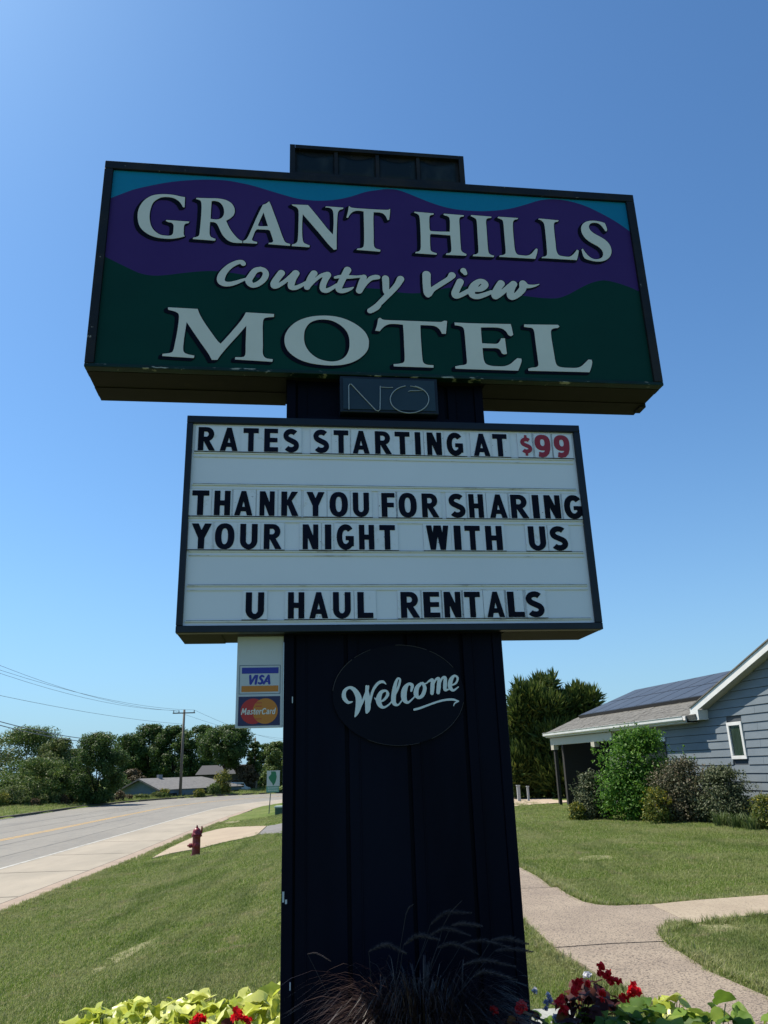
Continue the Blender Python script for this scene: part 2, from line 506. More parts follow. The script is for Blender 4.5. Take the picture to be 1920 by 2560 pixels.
# right footpath: slabs with open joints
M_path = mat('exposed_aggregate', (0.37, 0.30, 0.225), 0.95, col2=(0.27, 0.215, 0.165), scale=1.3, fac=(0.35, 0.7), col3=(0.07, 0.055, 0.045), scale3=60, fac3=(0.5, 0.64), bump=0.8, bscale=110)
M_path2 = mat('smooth_path_concrete', (0.37, 0.305, 0.22), 0.95, col2=(0.31, 0.25, 0.18), scale=1.5, fac=(0.35, 0.7), col3=(0.15, 0.12, 0.09), scale3=50, fac3=(0.52, 0.7), bump=0.5, bscale=120)
path_base_pts = []
path = empty('footpath', (2.5, 7, 0))
tag(path, 'pinkish concrete footpath of slabs crossing the right lawn', kind='structure')
def slab(pts, mt, shrink=0.012, conv=zr):
    P = np.array([conv(*p) for p in pts])
    area = 0.5 * sum(P[i][0] * P[(i + 1) % len(P)][1] - P[(i + 1) % len(P)][0] * P[i][1] for i in range(len(P)))
    if area < 0: P = P[::-1]
    n = len(P)
    Q = []
    for i in range(n):                      # inset each corner a little
        e1 = P[i] - P[i - 1]; e2 = P[(i + 1) % n] - P[i]
        n1 = np.array([-e1[1], e1[0]]) / (np.linalg.norm(e1) + 1e-9); n2 = np.array([-e2[1], e2[0]]) / (np.linalg.norm(e2) + 1e-9)
        b = n1 + n2; b = b / max(0.4, b @ b / 1.0)
        Q.append(P[i] + b * shrink * 1.0)
    zt = 0.028 + random.uniform(-0.004, 0.004)
    vs_ = [(p[0], p[1], zt) for p in Q] + [(p[0], p[1], -0.12) for p in Q]
    tris = tessellate_polygon([[Vector((p[0], p[1], 0)) for p in Q]])
    fs = []
    for a, b, c in tris:
        nz = (Q[b][0] - Q[a][0]) * (Q[c][1] - Q[a][1]) - (Q[b][1] - Q[a][1]) * (Q[c][0] - Q[a][0])
        fs.append((a, b, c) if nz > 0 else (a, c, b))
    for i in range(n):
        j = (i + 1) % n
        fs.append((i, i + n, j + n, j))
    o = mesh_obj('paving_slab', vs_, fs, mt, path)
    return P
SLABS = []
SLABS.append(slab([(870, 822), (1200, 790), (1659, 757), (2300, 700), (2300, 830), (1659, 885), (1480, 903), (1330, 925), (1180, 948), (1135, 948), (1010, 885)], M_path2))
SLABS.append(slab([(25, 712), (215, 706), (240, 695), (330, 755), (430, 803), (300, 808), (-60, 815), (-75, 716)], M_path))
SLABS.append(slab([(430, 805), (520, 825), (650, 832), (780, 825), (870, 822), (1010, 885), (1135, 948), (1080, 942), (980, 960), (930, 1010), (960, 1060), (975, 1074), (600, 1090), (235, 1117), (120, 1010), (50, 950), (-60, 870), (-60, 815), (300, 808)], M_path))
SLABS.append(slab([(235, 1117), (600, 1090), (975, 1074), (1020, 1110), (1150, 1190), (1300, 1290), (1000, 1305), (620, 1330), (520, 1300), (430, 1235), (300, 1160)], M_path))
SLABS.append(slab([(620, 1330), (1000, 1305), (1300, 1290), (1500, 1380), (1659, 1450), (1850, 1550), (2050, 1680), (1500, 1780), (1100, 1620), (850, 1460)], M_path))
SLABS.append(slab([(-75, 716), (25, 712), (215, 706), (120, 630), (15, 575), (-120, 510), (-330, 560), (-230, 640)], M_path))
SLABS.append(slab([(-120, 510), (-330, 560), (-700, 420), (-480, 380)], M_path))
# the far drive in front of the carport
M_drive = mat('pale_drive', (0.45, 0.36, 0.27), 0.95, col2=(0.36, 0.28, 0.2), scale=0.8, col3=(0.25, 0.2, 0.15), scale3=6, fac3=(0.55, 0.75))
drape('gravel_drive', [(1080, 1741), (1117, 1742), (1160, 1738), (1236, 1733), (1222, 1722), (1120, 1723), (1060, 1722), (1000, 1728)], M_drive, 0.02)

DRY = [[(1165, 950), (1220, 935), (1330, 930), (1400, 950), (1510, 985), (1480, 1015), (1380, 1010), (1290, 1030), (1200, 1010)],
       [(375, 515), (450, 492), (560, 487), (655, 492), (640, 510), (540, 518), (440, 527)]]
DRYW = [np.array([zr(*p) for p in d]) for d in DRY]
DRYW.append(np.array([onT(*p)[:2] for p in [(222, 2075), (262, 2058), (330, 2030), (350, 2025), (300, 2058), (250, 2085)]]))
DRYW.append(np.array([onT(*p)[:2] for p in [(195, 2098), (222, 2088), (228, 2095), (200, 2108)]]))

def inside(P, poly):
    x, y = P[:, 0], P[:, 1]
    c = np.zeros(len(P), bool)
    n = len(poly)
    for i in range(n):
        a, b = poly[i], poly[(i + 1) % n]
        m = ((a[1] > y) != (b[1] > y)) & (x < (b[0] - a[0]) * (y - a[1]) / (b[1] - a[1] + 1e-12) + a[0])
        c ^= m
    return c

# ------------------------------------------------------------------ grass (instanced tufts)
def gn_scatter(name, P, rot, scl, tuft, parent=None):
    me = bpy.data.meshes.new(name)
    n = len(P)
    me.vertices.add(n)
    me.vertices.foreach_set('co', np.asarray(P, np.float32).ravel())
    a = me.attributes.new('rot', 'FLOAT_VECTOR', 'POINT'); a.data.foreach_set('vector', np.asarray(rot, np.float32).ravel())
    a = me.attributes.new('scl', 'FLOAT', 'POINT'); a.data.foreach_set('value', np.asarray(scl, np.float32).ravel())
    o = bpy.data.objects.new(name, me)
    COL.objects.link(o)
    ng = bpy.data.node_groups.new(name, 'GeometryNodeTree')
    ng.interface.new_socket('Geometry', in_out='INPUT', socket_type='NodeSocketGeometry')
    ng.interface.new_socket('Geometry', in_out='OUTPUT', socket_type='NodeSocketGeometry')
    gi = ng.nodes.new('NodeGroupInput'); go = ng.nodes.new('NodeGroupOutput')
    iop = ng.nodes.new('GeometryNodeInstanceOnPoints')
    oi = ng.nodes.new('GeometryNodeObjectInfo'); oi.inputs['Object'].default_value = tuft
    oi.inputs['As Instance'].default_value = True
    r = ng.nodes.new('GeometryNodeInputNamedAttribute'); r.data_type = 'FLOAT_VECTOR'; r.inputs[0].default_value = 'rot'
    s = ng.nodes.new('GeometryNodeInputNamedAttribute'); s.data_type = 'FLOAT'; s.inputs[0].default_value = 'scl'
    L = ng.links
    L.new(gi.outputs[0], iop.inputs['Points'])
    L.new(oi.outputs['Geometry'], iop.inputs['Instance'])
    L.new(r.outputs[0], iop.inputs['Rotation'])
    L.new(s.outputs[0], iop.inputs['Scale'])
    L.new(iop.outputs[0], go.inputs[0])
    md = o.modifiers.new('scatter', 'NODES'); md.node_group = ng
    if parent: attach(o, parent)
    return o

def tuft_mesh(name, nb, h, rad, w, mt, seed, lean=0.5):
    rg = np.random.default_rng(seed)
    V = []; tint = []
    for k in range(nb):
        a = rg.uniform(0, 6.283); r = rad * math.sqrt(rg.uniform())
        b = np.array([r * math.cos(a), r * math.sin(a), -0.006])
        d = rg.uniform(0, 6.283); le = rg.uniform(0.1, lean) * h; hh = h * rg.uniform(0.5, 1.1)
        side = np.array([-math.sin(d), math.cos(d), 0]) * w * 0.5 * rg.uniform(0.7, 1.3)
        mid = b + np.array([math.cos(d) * le * 0.35, math.sin(d) * le * 0.35, hh * 0.6])
        tip = b + np.array([math.cos(d) * le, math.sin(d) * le, hh])
        V.append([b - side, b + side, mid + side * 0.8, mid - side * 0.8])
        V.append([mid - side * 0.8, mid + side * 0.8, tip + side * 0.1, tip - side * 0.1])
        t = rg.uniform(0, 1); tint += [t, t]
    o = quads_obj(name, V, mt, rnd=tint)
    return o

M_grass = leaf_mat('grass_blade', [(0.07, 0.13, 0.010), (0.11, 0.185, 0.018), (0.155, 0.235, 0.03), (0.26, 0.31, 0.09), (0.42, 0.39, 0.21)], trans=0.4, patch=(0.31, 0.31, 0.14), pscale=0.75)
tuft = tuft_mesh('grass_tuft', 26, 0.034, 0.065, 0.0042, M_grass, 1, 0.8)
tuft.location = (6, -14, -0.3)
tag(tuft, kind='stuff')
edge_tuft = tuft_mesh('grass_tuft', 26, 0.085, 0.05, 0.006, M_grass, 2, 0.9)
edge_tuft.location = (8, -14, -0.3)
tag(edge_tuft, kind='stuff')

BED_C = np.array([0.75, 4.75])
def bed_mask(P):
    # planting bed around the foot of the sign
    q = P - BED_C
    a = math.radians(7.6)
    u = q[:, 0] * math.cos(a) + q[:, 1] * math.sin(a); v = -q[:, 0] * math.sin(a) + q[:, 1] * math.cos(a)
    return ((u / 2.15) ** 2 + (v / 0.95) ** 2) < 1
APR = np.array([onT(*p)[:2] for p in APRON])
DRV = np.array([onT(*q4(*p))[:2] for p in drv])
def grass_points(n, dmin, dmax, ang0, ang1, power=1.0):
    a = RNG.uniform(math.radians(ang0), math.radians(ang1), n)
    r = (RNG.uniform(0, 1, n) * (dmax ** power - dmin ** power) + dmin ** power) ** (1 / power)
    P = np.c_[np.sin(a) * r, np.cos(a) * r]
    dn = sdist(P, NEAR)
    keep = (dn > 0.12) & ~bed_mask(P) & ~inside(P, APR) & ~inside(P, DRV)
    for s in SLABS: keep &= ~inside(P, s)
    for s in DRYW: keep &= ~(inside(P, s) & (RNG.uniform(size=len(P)) < 0.5))
    keep &= ~inside(P, [(9.2, 18), (8.5, 22), (5.5, 40), (40, 40), (40, 10), (10.2, 10)])
    return P[keep]
DIRT_RG = np.random.default_rng(8)
for d in DRYW:
    c_ = d.mean(0)
    ring_ = [c_ + (p - c_) * DIRT_RG.uniform(0.8, 1.05) for p in catmull(np.vstack([d, d[:1]]), 3)[:-1]]
    vs_ = [(p[0], p[1], H([p])[0] + 0.012) for p in ring_] + [(c_[0], c_[1], H([c_])[0] + 0.02)]
    n_ = len(ring_)
    o_ = mesh_obj('dry_patch', vs_, [(i, (i + 1) % n_, n_) for i in range(n_)], M_dirt)
    tag(o_, kind='structure')
P = np.vstack([grass_points(110000, 3.2, 9, -40, 36, 1.3), grass_points(90000, 9, 24, -34, 34, 1.0), grass_points(16000, 24, 42, -18, 20, 1.0)])
z = H(P)
n = len(P)
rr = np.hypot(P[:, 0], P[:, 1])
gn_scatter('lawn_grass', np.c_[P, z], np.c_[RNG.normal(0, 0.12, n), RNG.normal(0, 0.12, n), RNG.uniform(0, 6.28, n)],
           RNG.uniform(0.7, 1.3, n) * (1 + 0.035 * np.clip(rr - 6, 0, 25)), tuft)
tag(bpy.data.objects['lawn_grass'], 'mown green lawn grass around the sign and beside the road', 'grass', kind='stuff')
# ragged longer grass along the slab edges and the kerb
E_ = []
for s in SLABS:
    for i in range(len(s)):
        a, b = s[i], s[(i + 1) % len(s)]
        L_ = np.linalg.norm(b - a)
        k = int(min(L_, 12) * 55)
        t = RNG.uniform(0, 1, k)
        nrm = np.array([(b - a)[1], -(b - a)[0]]) / (L_ + 1e-9)
        E_.append(a + (b - a) * t[:, None] + nrm * (RNG.uniform(0.01, 0.14, k) ** 1.0)[:, None])
for i in range(len(NEAR) - 1):
    a, b = NEAR[i], NEAR[i + 1]
    if b[1] < 3 or a[1] > 40: continue
    L_ = np.linalg.norm(b - a); k = int(L_ * 26); t = RNG.uniform(0, 1, k)
    E_.append(a + (b - a) * t[:, None] + np.c_[RNG.uniform(0.14, 0.4, k), np.zeros(k)])
E_ = np.vstack(E_)
keep = np.ones(len(E_), bool)
for s in SLABS: keep &= ~inside(E_, s)
keep &= ~bed_mask(E_) & ~inside(E_, APR) & ~inside(E_, DRV)
E_ = E_[keep]; n = len(E_)
gn_scatter('edge_grass', np.c_[E_, H(E_)], np.c_[RNG.normal(0, 0.3, n), RNG.normal(0, 0.3, n), RNG.uniform(0, 6.28, n)], RNG.uniform(0.5, 1.15, n), edge_tuft)
tag(bpy.data.objects['edge_grass'], 'ragged longer grass along the footpath and kerb edges', 'grass', kind='stuff')

# ------------------------------------------------------------------ flat lettering tools
ANG = math.radians(7.605)
SD = np.array([math.cos(ANG), math.sin(ANG), 0.0])      # along the sign
SN = np.array([-math.sin(ANG), math.cos(ANG), 0.0])     # away from the viewer
def F(a, b, c):            # sign frame: a along, b depth (4.30 = front of the cabinets), c up
    p = SD * a + SN * b
    return (p[0], p[1], c)

def plane(px, py, D=4.30):
    d = ray(px, py)
    t = D / (d @ SN)
    p = EYE + d * t
    return np.array([p @ SD, p[2]])

def trace(pts, x0, y0, s, D=4.30, closed=True, sub=5):
    """smooth closed outline in the sign plane; a third value 1 marks a corner"""
    P = [plane(x0 + p[0] * s, y0 + p[1] * s, D) for p in pts]
    C = [len(p) > 2 and p[2] == 1 for p in pts]
    n = len(P); out = []
    for i in range(n):
        j = (i + 1) % n
        p1, p2 = P[i], P[j]
        p0 = P[i - 1] if not C[i] else p1 - (p2 - p1)
        p3 = P[(j + 1) % n] if not C[j] else p2 + (p2 - p1)
        if C[i] and C[j]:
            out.append(p1); continue
        L1 = np.linalg.norm(p2 - p1)
        m1 = (p2 - p0) / (np.linalg.norm(p2 - p0) + 1e-9) * L1
        m2 = (p3 - p1) / (np.linalg.norm(p3 - p1) + 1e-9) * L1
        for k in range(sub):
            t = k / sub
            out.append((2 * t ** 3 - 3 * t ** 2 + 1) * p1 + (t ** 3 - 2 * t ** 2 + t) * m1 + (-2 * t ** 3 + 3 * t ** 2) * p2 + (t ** 3 - t ** 2) * m2)
    return np.array(out)

def sdf_poly(X, Y, poly):
    d = np.full(X.shape, 1e9); ins = np.zeros(X.shape, bool)
    n = len(poly)
    for i in range(n):
        ax, ay = poly[i]; bx, by = poly[(i + 1) % n]
        ex, ey = bx - ax, by - ay
        wx, wy = X - ax, Y - ay
        t = np.clip((wx * ex + wy * ey) / (ex * ex + ey * ey + 1e-15), 0, 1)
        d = np.minimum(d, (wx - ex * t) ** 2 + (wy - ey * t) ** 2)
        if ay != by:
            m = ((ay > Y) != (by > Y)) & (X < (bx - ax) * (Y - ay) / (by - ay) + ax)
            ins ^= m
    d = np.sqrt(d)
    return np.where(ins, -d, d)

def sdf_stroke(X, Y, path):
    """path: (k,3) x,y,r -> round capped varying stroke"""
    d = np.full(X.shape, 1e9)
    for (ax, ay, ra), (bx, by, rb) in zip(path[:-1], path[1:]):
        ex, ey = bx - ax, by - ay
        wx, wy = X - ax, Y - ay
        t = np.clip((wx * ex + wy * ey) / (ex * ex + ey * ey + 1e-15), 0, 1)
        d = np.minimum(d, np.sqrt((wx - ex * t) ** 2 + (wy - ey * t) ** 2) - (ra + (rb - ra) * t))
    return d

def contour(Fv, x0, y0, h, eps):
    """zero contour loops of a grid (rows = y)"""
    ny_, nx_ = Fv.shape
    ins = Fv < 0
    code = ins[:-1, :-1] * 1 + ins[:-1, 1:] * 2 + ins[1:, 1:] * 4 + ins[1:, :-1] * 8
    cells = np.argwhere((code > 0) & (code < 15))
    tab = {1: [(3, 0)], 2: [(0, 1)], 3: [(3, 1)], 4: [(1, 2)], 5: [(3, 2), (1, 0)], 6: [(0, 2)], 7: [(3, 2)], 8: [(2, 3)],
           9: [(2, 0)], 10: [(0, 3), (2, 1)], 11: [(2, 1)], 12: [(1, 3)], 13: [(1, 0)], 14: [(0, 3)]}
    nxt = {}; pos = {}
    for j, i in cells:
        c = int(code[j, i])
        for a, b in tab[c]:
            ks = []
            for e in (a, b):
                if e == 0: k = (0, j, i); p, q = (j, i), (j, i + 1)
                elif e == 1: k = (1, j, i + 1); p, q = (j, i + 1), (j + 1, i + 1)
                elif e == 2: k = (0, j + 1, i); p, q = (j + 1, i), (j + 1, i + 1)
                else: k = (1, j, i); p, q = (j, i), (j + 1, i)
                if k not in pos:
                    f0, f1 = Fv[p], Fv[q]
                    t = f0 / (f0 - f1 + 1e-15)
                    pos[k] = (x0 + (p[1] + (q[1] - p[1]) * t) * h, y0 + (p[0] + (q[0] - p[0]) * t) * h)
                ks.append(k)
            nxt[ks[0]] = ks[1]
    loops = []
    while nxt:
        s = next(iter(nxt)); k = s; lp = []
        while k in nxt:
            lp.append(pos[k]); k = nxt.pop(k)
        if len(lp) > 5: loops.append(simplify(np.array(lp), eps))
    return [l for l in loops if len(l) > 2]

def simplify(P, eps):
    n = len(P)
    far = int(np.argmax(np.hypot(*(P - P[0]).T)))
    def dp(a, b, Q, keep):
        st = [(a, b)]
        while st:
            a, b = st.pop()
            if b - a < 2: continue
            e = Q[b] - Q[a]; L = np.hypot(*e) + 1e-12
            w = Q[a + 1:b] - Q[a]
            d = np.abs(e[0] * w[:, 1] - e[1] * w[:, 0]) / L
            k = int(np.argmax(d))
            if d[k] > eps:
                k = a + 1 + k; keep.add(k); st += [(a, k), (k, b)]
    Q = np.vstack([P, P[:1]])
    keep = {0, far, n}
    dp(0, far, Q, keep); dp(far, n, Q, keep)
    return Q[sorted(keep)][:-1]

def plate(name, loops, b_front, thick, mt, parent, Fr=None):
    """extruded flat shape from outline loops (holes allowed) in the sign frame"""
    Fr = Fr or F
    # group holes with their outer loops
    def area(l): return 0.5 * np.sum(l[:, 0] * np.roll(l[:, 1], -1) - np.roll(l[:, 0], -1) * l[:, 1])
    loops = [np.asarray(l, float) for l in loops]
    loops.sort(key=lambda l: -abs(area(l)))
    outer = []
    for l in loops:
        c = l[:1] + 1e-6
        host = [o for o in outer if inside(c, [tuple(p) for p in o[0]])[0]]
        if host and not any(inside(c, [tuple(p) for p in h])[0] for h in host[-1][1:]): host[-1].append(l)
        else: outer.append([l])
    vs_, fs = [], []
    for grp in outer:
        base_ = len(vs_)
        allp = [p for l in grp for p in l]
        tri = tessellate_polygon([[Vector((p[0], p[1], 0)) for p in l] for l in grp])
        N = len(allp)
        vs_ += [Fr(p[0], b_front, p[1]) for p in allp]
        vs_ += [Fr(p[0], b_front + thick, p[1]) for p in allp]
        for a, b, c in tri:
            A, B, C_ = allp[a], allp[b], allp[c]
            cr = (B[0] - A[0]) * (C_[1] - A[1]) - (B[1] - A[1]) * (C_[0] - A[0])
            fs.append((base_ + a, base_ + b, base_ + c) if cr > 0 else (base_ + a, base_ + c, base_ + b))
        o_ = 0
        for l in grp:
            ccw = area(l) > 0
            solid_ccw = ccw if l is grp[0] else ccw
            for k in range(len(l)):
                a = base_ + o_ + k; b = base_ + o_ + (k + 1) % len(l)
                f = (a, a + N, b + N, b)
                if (ccw and l is grp[0]) or (not ccw and l is not grp[0]): fs.append(f)
                else: fs.append(tuple(reversed(f)))
            o_ += len(l)
    return mesh_obj(name, vs_, fs, mt, parent)

def grid_for(loops, pad, h):
    A = np.vstack(loops)
    x0, y0 = A.min(0) - pad; x1, y1 = A.max(0) + pad
    gx = np.arange(x0, x1, h); gy = np.arange(y0, y1, h)
    X, Y = np.meshgrid(gx, gy)
    return X, Y, x0, y0

# ------------------------------------------------------------------ motel sign
M_navy = mat('navy_sheet_metal', (0.0014, 0.002, 0.0075), 0.5, spec=0.06, col2=(0.0035, 0.005, 0.014), scale=2.2, col3=(0.02, 0.02, 0.024), scale3=30, fac3=(0.70, 0.80), bump=0.10, bscale=9, stretch=(1, 1, 0.25))
M_frame = mat('tarnished_frame', (0.006, 0.007, 0.009), 0.5, spec=0.25, col2=(0.018, 0.015, 0.012), scale=3.5, fac=(0.45, 0.62), col3=(0.3, 0.28, 0.25), scale3=22, fac3=(0.69, 0.74), bump=0.15, bscale=40)
M_navyframe = mat('navy_frame', (0.005, 0.009, 0.018), 0.4, spec=0.3, col2=(0.012, 0.02, 0.032), scale=2.5, fac=(0.5, 0.75), col3=(0.2, 0.2, 0.2), scale3=30, fac3=(0.77, 0.82))
M_soffit = mat('brown_sheet', (0.017, 0.016, 0.0125), 0.6, spec=0.1, col2=(0.011, 0.0105, 0.0085), scale=2, col3=(0.02, 0.018, 0.012), scale3=12, fac3=(0.6, 0.75))
M_purple = mat('purple_vinyl', (0.042, 0.020, 0.13), 0.55, spec=0.1, col2=(0.048, 0.024, 0.14), scale=2)
M_green = mat('green_vinyl', (0.0015, 0.036, 0.03), 0.55, spec=0.1, col2=(0.002, 0.042, 0.034), scale=2)
M_skyblue = mat('blue_vinyl', (0.006, 0.17, 0.33), 0.55, spec=0.1, col2=(0.007, 0.19, 0.35), scale=2)
M_letter = mat('cream_vinyl', (0.64, 0.63, 0.60), 0.45, spec=0.3, col2=(0.59, 0.585, 0.555), scale=3, fac=(0.4, 0.7))
M_shadowv = mat('dark_outline_vinyl', (0.002, 0.003, 0.01), 0.55, spec=0.08)
M_board = mat('milky_acrylic', (0.71, 0.72, 0.80), 0.35, col2=(0.67, 0.68, 0.755), scale=1.2, fac=(0.35, 0.7), col3=(0.55, 0.53, 0.47), scale3=7, fac3=(0.7, 0.86))
M_rail = mat('dirty_rail', (0.66, 0.65, 0.61), 0.5, col2=(0.25, 0.23, 0.19), scale=5, fac=(0.55, 0.72), col3=(0.07, 0.06, 0.05), scale3=16, fac3=(0.68, 0.76))
M_grime = mat('rail_grime', (0.10, 0.095, 0.08), 0.9, col2=(0.3, 0.29, 0.26), scale=9, fac=(0.42, 0.6))
M_black = mat('black_letter', (0.002, 0.002, 0.005), 0.55, spec=0.1, col2=(0.004, 0.005, 0.018), scale=1.5)
M_red = mat('red_letter', (0.30, 0.008, 0.02), 0.4)
M_blueprint = mat('card_blue', (0.01, 0.02, 0.30), 0.4)
M_orange = mat('card_orange', (0.5, 0.17, 0.01), 0.4)
M_mcred = mat('card_red', (0.42, 0.012, 0.012), 0.4)
M_mcnavy = mat('card_navy', (0.008, 0.01, 0.075), 0.4)
M_cardw = mat('card_white_panel', (0.50, 0.53, 0.58), 0.45, col2=(0.45, 0.48, 0.53), scale=3)
M_glass_dark = mat('neon_cover', (0.018, 0.035, 0.055), 0.3, col2=(0.024, 0.045, 0.065), scale=3, spec=0.25)
M_neon = mat('unlit_neon_tube', (0.30, 0.33, 0.36), 0.3)
M_lamp = mat('grimy_lamp_pane', (0.006, 0.012, 0.017), 0.4, spec=0.2, col2=(0.022, 0.030, 0.034), scale=6, fac=(0.5, 0.7), col3=(0.3, 0.3, 0.28), scale3=17, fac3=(0.72, 0.76), stretch=(1, 1, 0.45))
M_welcome = mat('welcome_paint', (0.70, 0.74, 0.76), 0.5)
M_worn = mat('worn_edge', (0.045, 0.04, 0.045), 0.8)

M_sill = mat('scraped_green_sill', (0.004, 0.03, 0.028), 0.5, spec=0.2, col2=(0.002, 0.012, 0.014), scale=4, col3=(0.34, 0.36, 0.34), scale3=7, fac3=(0.60, 0.66), stretch=(1, 1, 5))
sign = empty('motel_sign', F(0.61, 4.6, 0.0))
tag(sign, 'tall motel sign with painted cabinet above a white letter board on a navy pylon', 'sign')

PX0, PX1 = -0.004, 1.262        # pylon sides (front at depth 4.42)
PD0, PD1 = 4.42, 4.78
# pylon core and skin
b = MB()
b.fbox(F, PX0 + 0.03, PX1 - 0.03, PD0 + 0.03, PD1, -0.1, 3.98)
pyl = b.build('pylon', M_navy, sign)
edges = [PX0 + 0.055, 0.345, 0.690, 1.02, PX1 - 0.045]
for k in range(4):
    b = MB()
    x0, x1 = edges[k] + 0.011, edges[k + 1] - 0.011
    b.fbox(F, x0, x1, PD0 + 0.006, PD0 + 0.028, -0.05, 3.97)
    b.fbox(F, x0 + 0.055, x0 + 0.062, PD0 + 0.001, PD0 + 0.0065, -0.05, 3.97)
    b.build('front_panel', M_navy, pyl, bevel=0.004)
for x0, x1 in ((PX0 - 0.003, PX0 + 0.055), (PX1 - 0.055, PX1 + 0.003)):
    b = MB().fbox(F, x0, x1, PD0 - 0.006, PD0 + 0.05, -0.05, 3.975)
    b.build('corner_trim', M_navy, pyl, bevel=0.006)
for x0, x1 in ((PX0 - 0.003, PX0 + 0.018), (PX1 - 0.018, PX1 + 0.003)):
    MB().fbox(F, x0 + 0.002, x1 - 0.002, PD0 + 0.052, PD1 + 0.003, -0.05, 3.97).build('side_panel', M_navy, pyl)
# small chips of bare paint on the left trim
for (px, py, w, h) in ((708, 2242, 0.010, 0.05), (715, 2254, 0.010, 0.02), (725, 2465, 0.006, 0.035), (731, 1750, 0.005, 0.035)):
    a, zc = plane(px, py, PD0)
    MB().fbox(F, a - w / 2, a + w / 2, PD0 - 0.0085, PD0 - 0.0062, zc - h / 2, zc + h / 2).build('paint_chip', M_cardw, pyl)

# --- main cabinet
A0, A1, Z0, Z1 = -1.222, 2.471, 3.952, 5.495
CD0, CD1 = 4.30, 4.76
cab = MB().fbox(F, A0 + 0.004, A1 - 0.004, CD0 + 0.035, CD1, Z0 + 0.012, Z1 - 0.004).build('cabinet', M_soffit, sign)
for (x0, x1, z0, z1, mt) in ((A0, A0 + 0.055, Z0 + 0.026, Z1 - 0.062, M_frame), (A1 - 0.06, A1, Z0 + 0.026, Z1 - 0.062, M_frame), (A0, A1, Z1 - 0.06, Z1, M_frame), (A0, A1, Z0, Z0 + 0.024, M_sill)):
    MB().fbox(F, x0, x1, CD0, CD0 + 0.06, z0, z1).build('frame_rail', mt, cab, bevel=0.004)
# underside sheets with open seams
for k, (d0, d1) in enumerate(((4.365, 4.43), (4.435, 4.57), (4.575, 4.70), (4.705, 4.765))):
    for (x0, x1) in ((A0 + 0.002, PX0 - 0.01), (PX1 + 0.01, A1 - 0.002)):
        MB().fbox(F, x0, x1, d0, d1, Z0 + (0.004 if k % 2 else 0.0), Z0 + 0.0115).build('underside_sheet', M_soffit, cab)
MB().fbox(F, A1 - 0.03, A1 + 0.012, 4.6, 4.7, Z0 - 0.012, Z0 + 0.05).build('end_bracket', M_soffit, cab)

FX0, FX1, FZ0, FZ1 = A0 + 0.055, A1 - 0.06, Z0 + 0.024, Z1 - 0.06
FB = CD0 + 0.02                 # printed face depth
def r1(x, y): return plane(200 + x * 0.45811, 340 + y * 0.45811, FB)
def r2(x, y): return plane(940 + x * 0.45811, 340 + y * 0.45811, FB)
up_ = [r1(*p) for p in [(150, 337), (230, 315), (300, 290), (380, 272), (450, 258), (520, 248), (600, 241), (700, 238), (800, 243), (880, 257), (950, 273), (1030, 297), (1100, 318), (1180, 340), (1250, 350), (1320, 353), (1400, 347), (1480, 330), (1560, 305)]] + \
      [r2(*p) for p in [(20, 294), (60, 290), (110, 293), (160, 308), (220, 332), (300, 364), (380, 389), (450, 402), (520, 408), (600, 410), (690, 403), (760, 390), (830, 370), (890, 352), (950, 345), (1010, 348), (1080, 362), (1150, 385), (1230, 423), (1310, 468), (1400, 520)]]
lo_ = [r1(*p) for p in [(125, 658), (200, 690), (270, 724), (330, 750), (400, 762), (480, 758), (560, 748), (640, 740), (700, 737), (760, 739), (830, 747), (920, 762), (1000, 778), (1100, 795), (1200, 808), (1300, 816), (1450, 826), (1560, 830)]] + \
      [r2(*p) for p in [(30, 836), (100, 850), (180, 858), (250, 856), (320, 843), (390, 829), (460, 822), (540, 822), (620, 835), (700, 852), (780, 868), (850, 878), (920, 885), (990, 885), (1050, 865), (1120, 827), (1180, 800), (1240, 788), (1300, 798), (1370, 820), (1440, 848)]]
def clampx(c):
    c = [np.array(p) for p in c]
    c[0][0] = FX0; c[-1][0] = FX1
    return catmull(c, 4)
up_, lo_ = clampx(up_), clampx(lo_)
def band(name, top, bot, mt, d):
    poly = np.vstack([bot, top[::-1]])
    return plate(name, [poly], d, 0.006, mt, cab)
TL, TR = np.array([FX0, FZ1]), np.array([FX1, FZ1]); BL, BR = np.array([FX0, FZ0]), np.array([FX1, FZ0])
o = band('sky_band', np.array([TL, TR]), up_ + [0, 0.0], M_skyblue, FB)
o = band('purple_hills', up_, lo_, M_purple, FB)
o = band('green_hills', lo_, np.array([BL, BR]), M_green, FB)

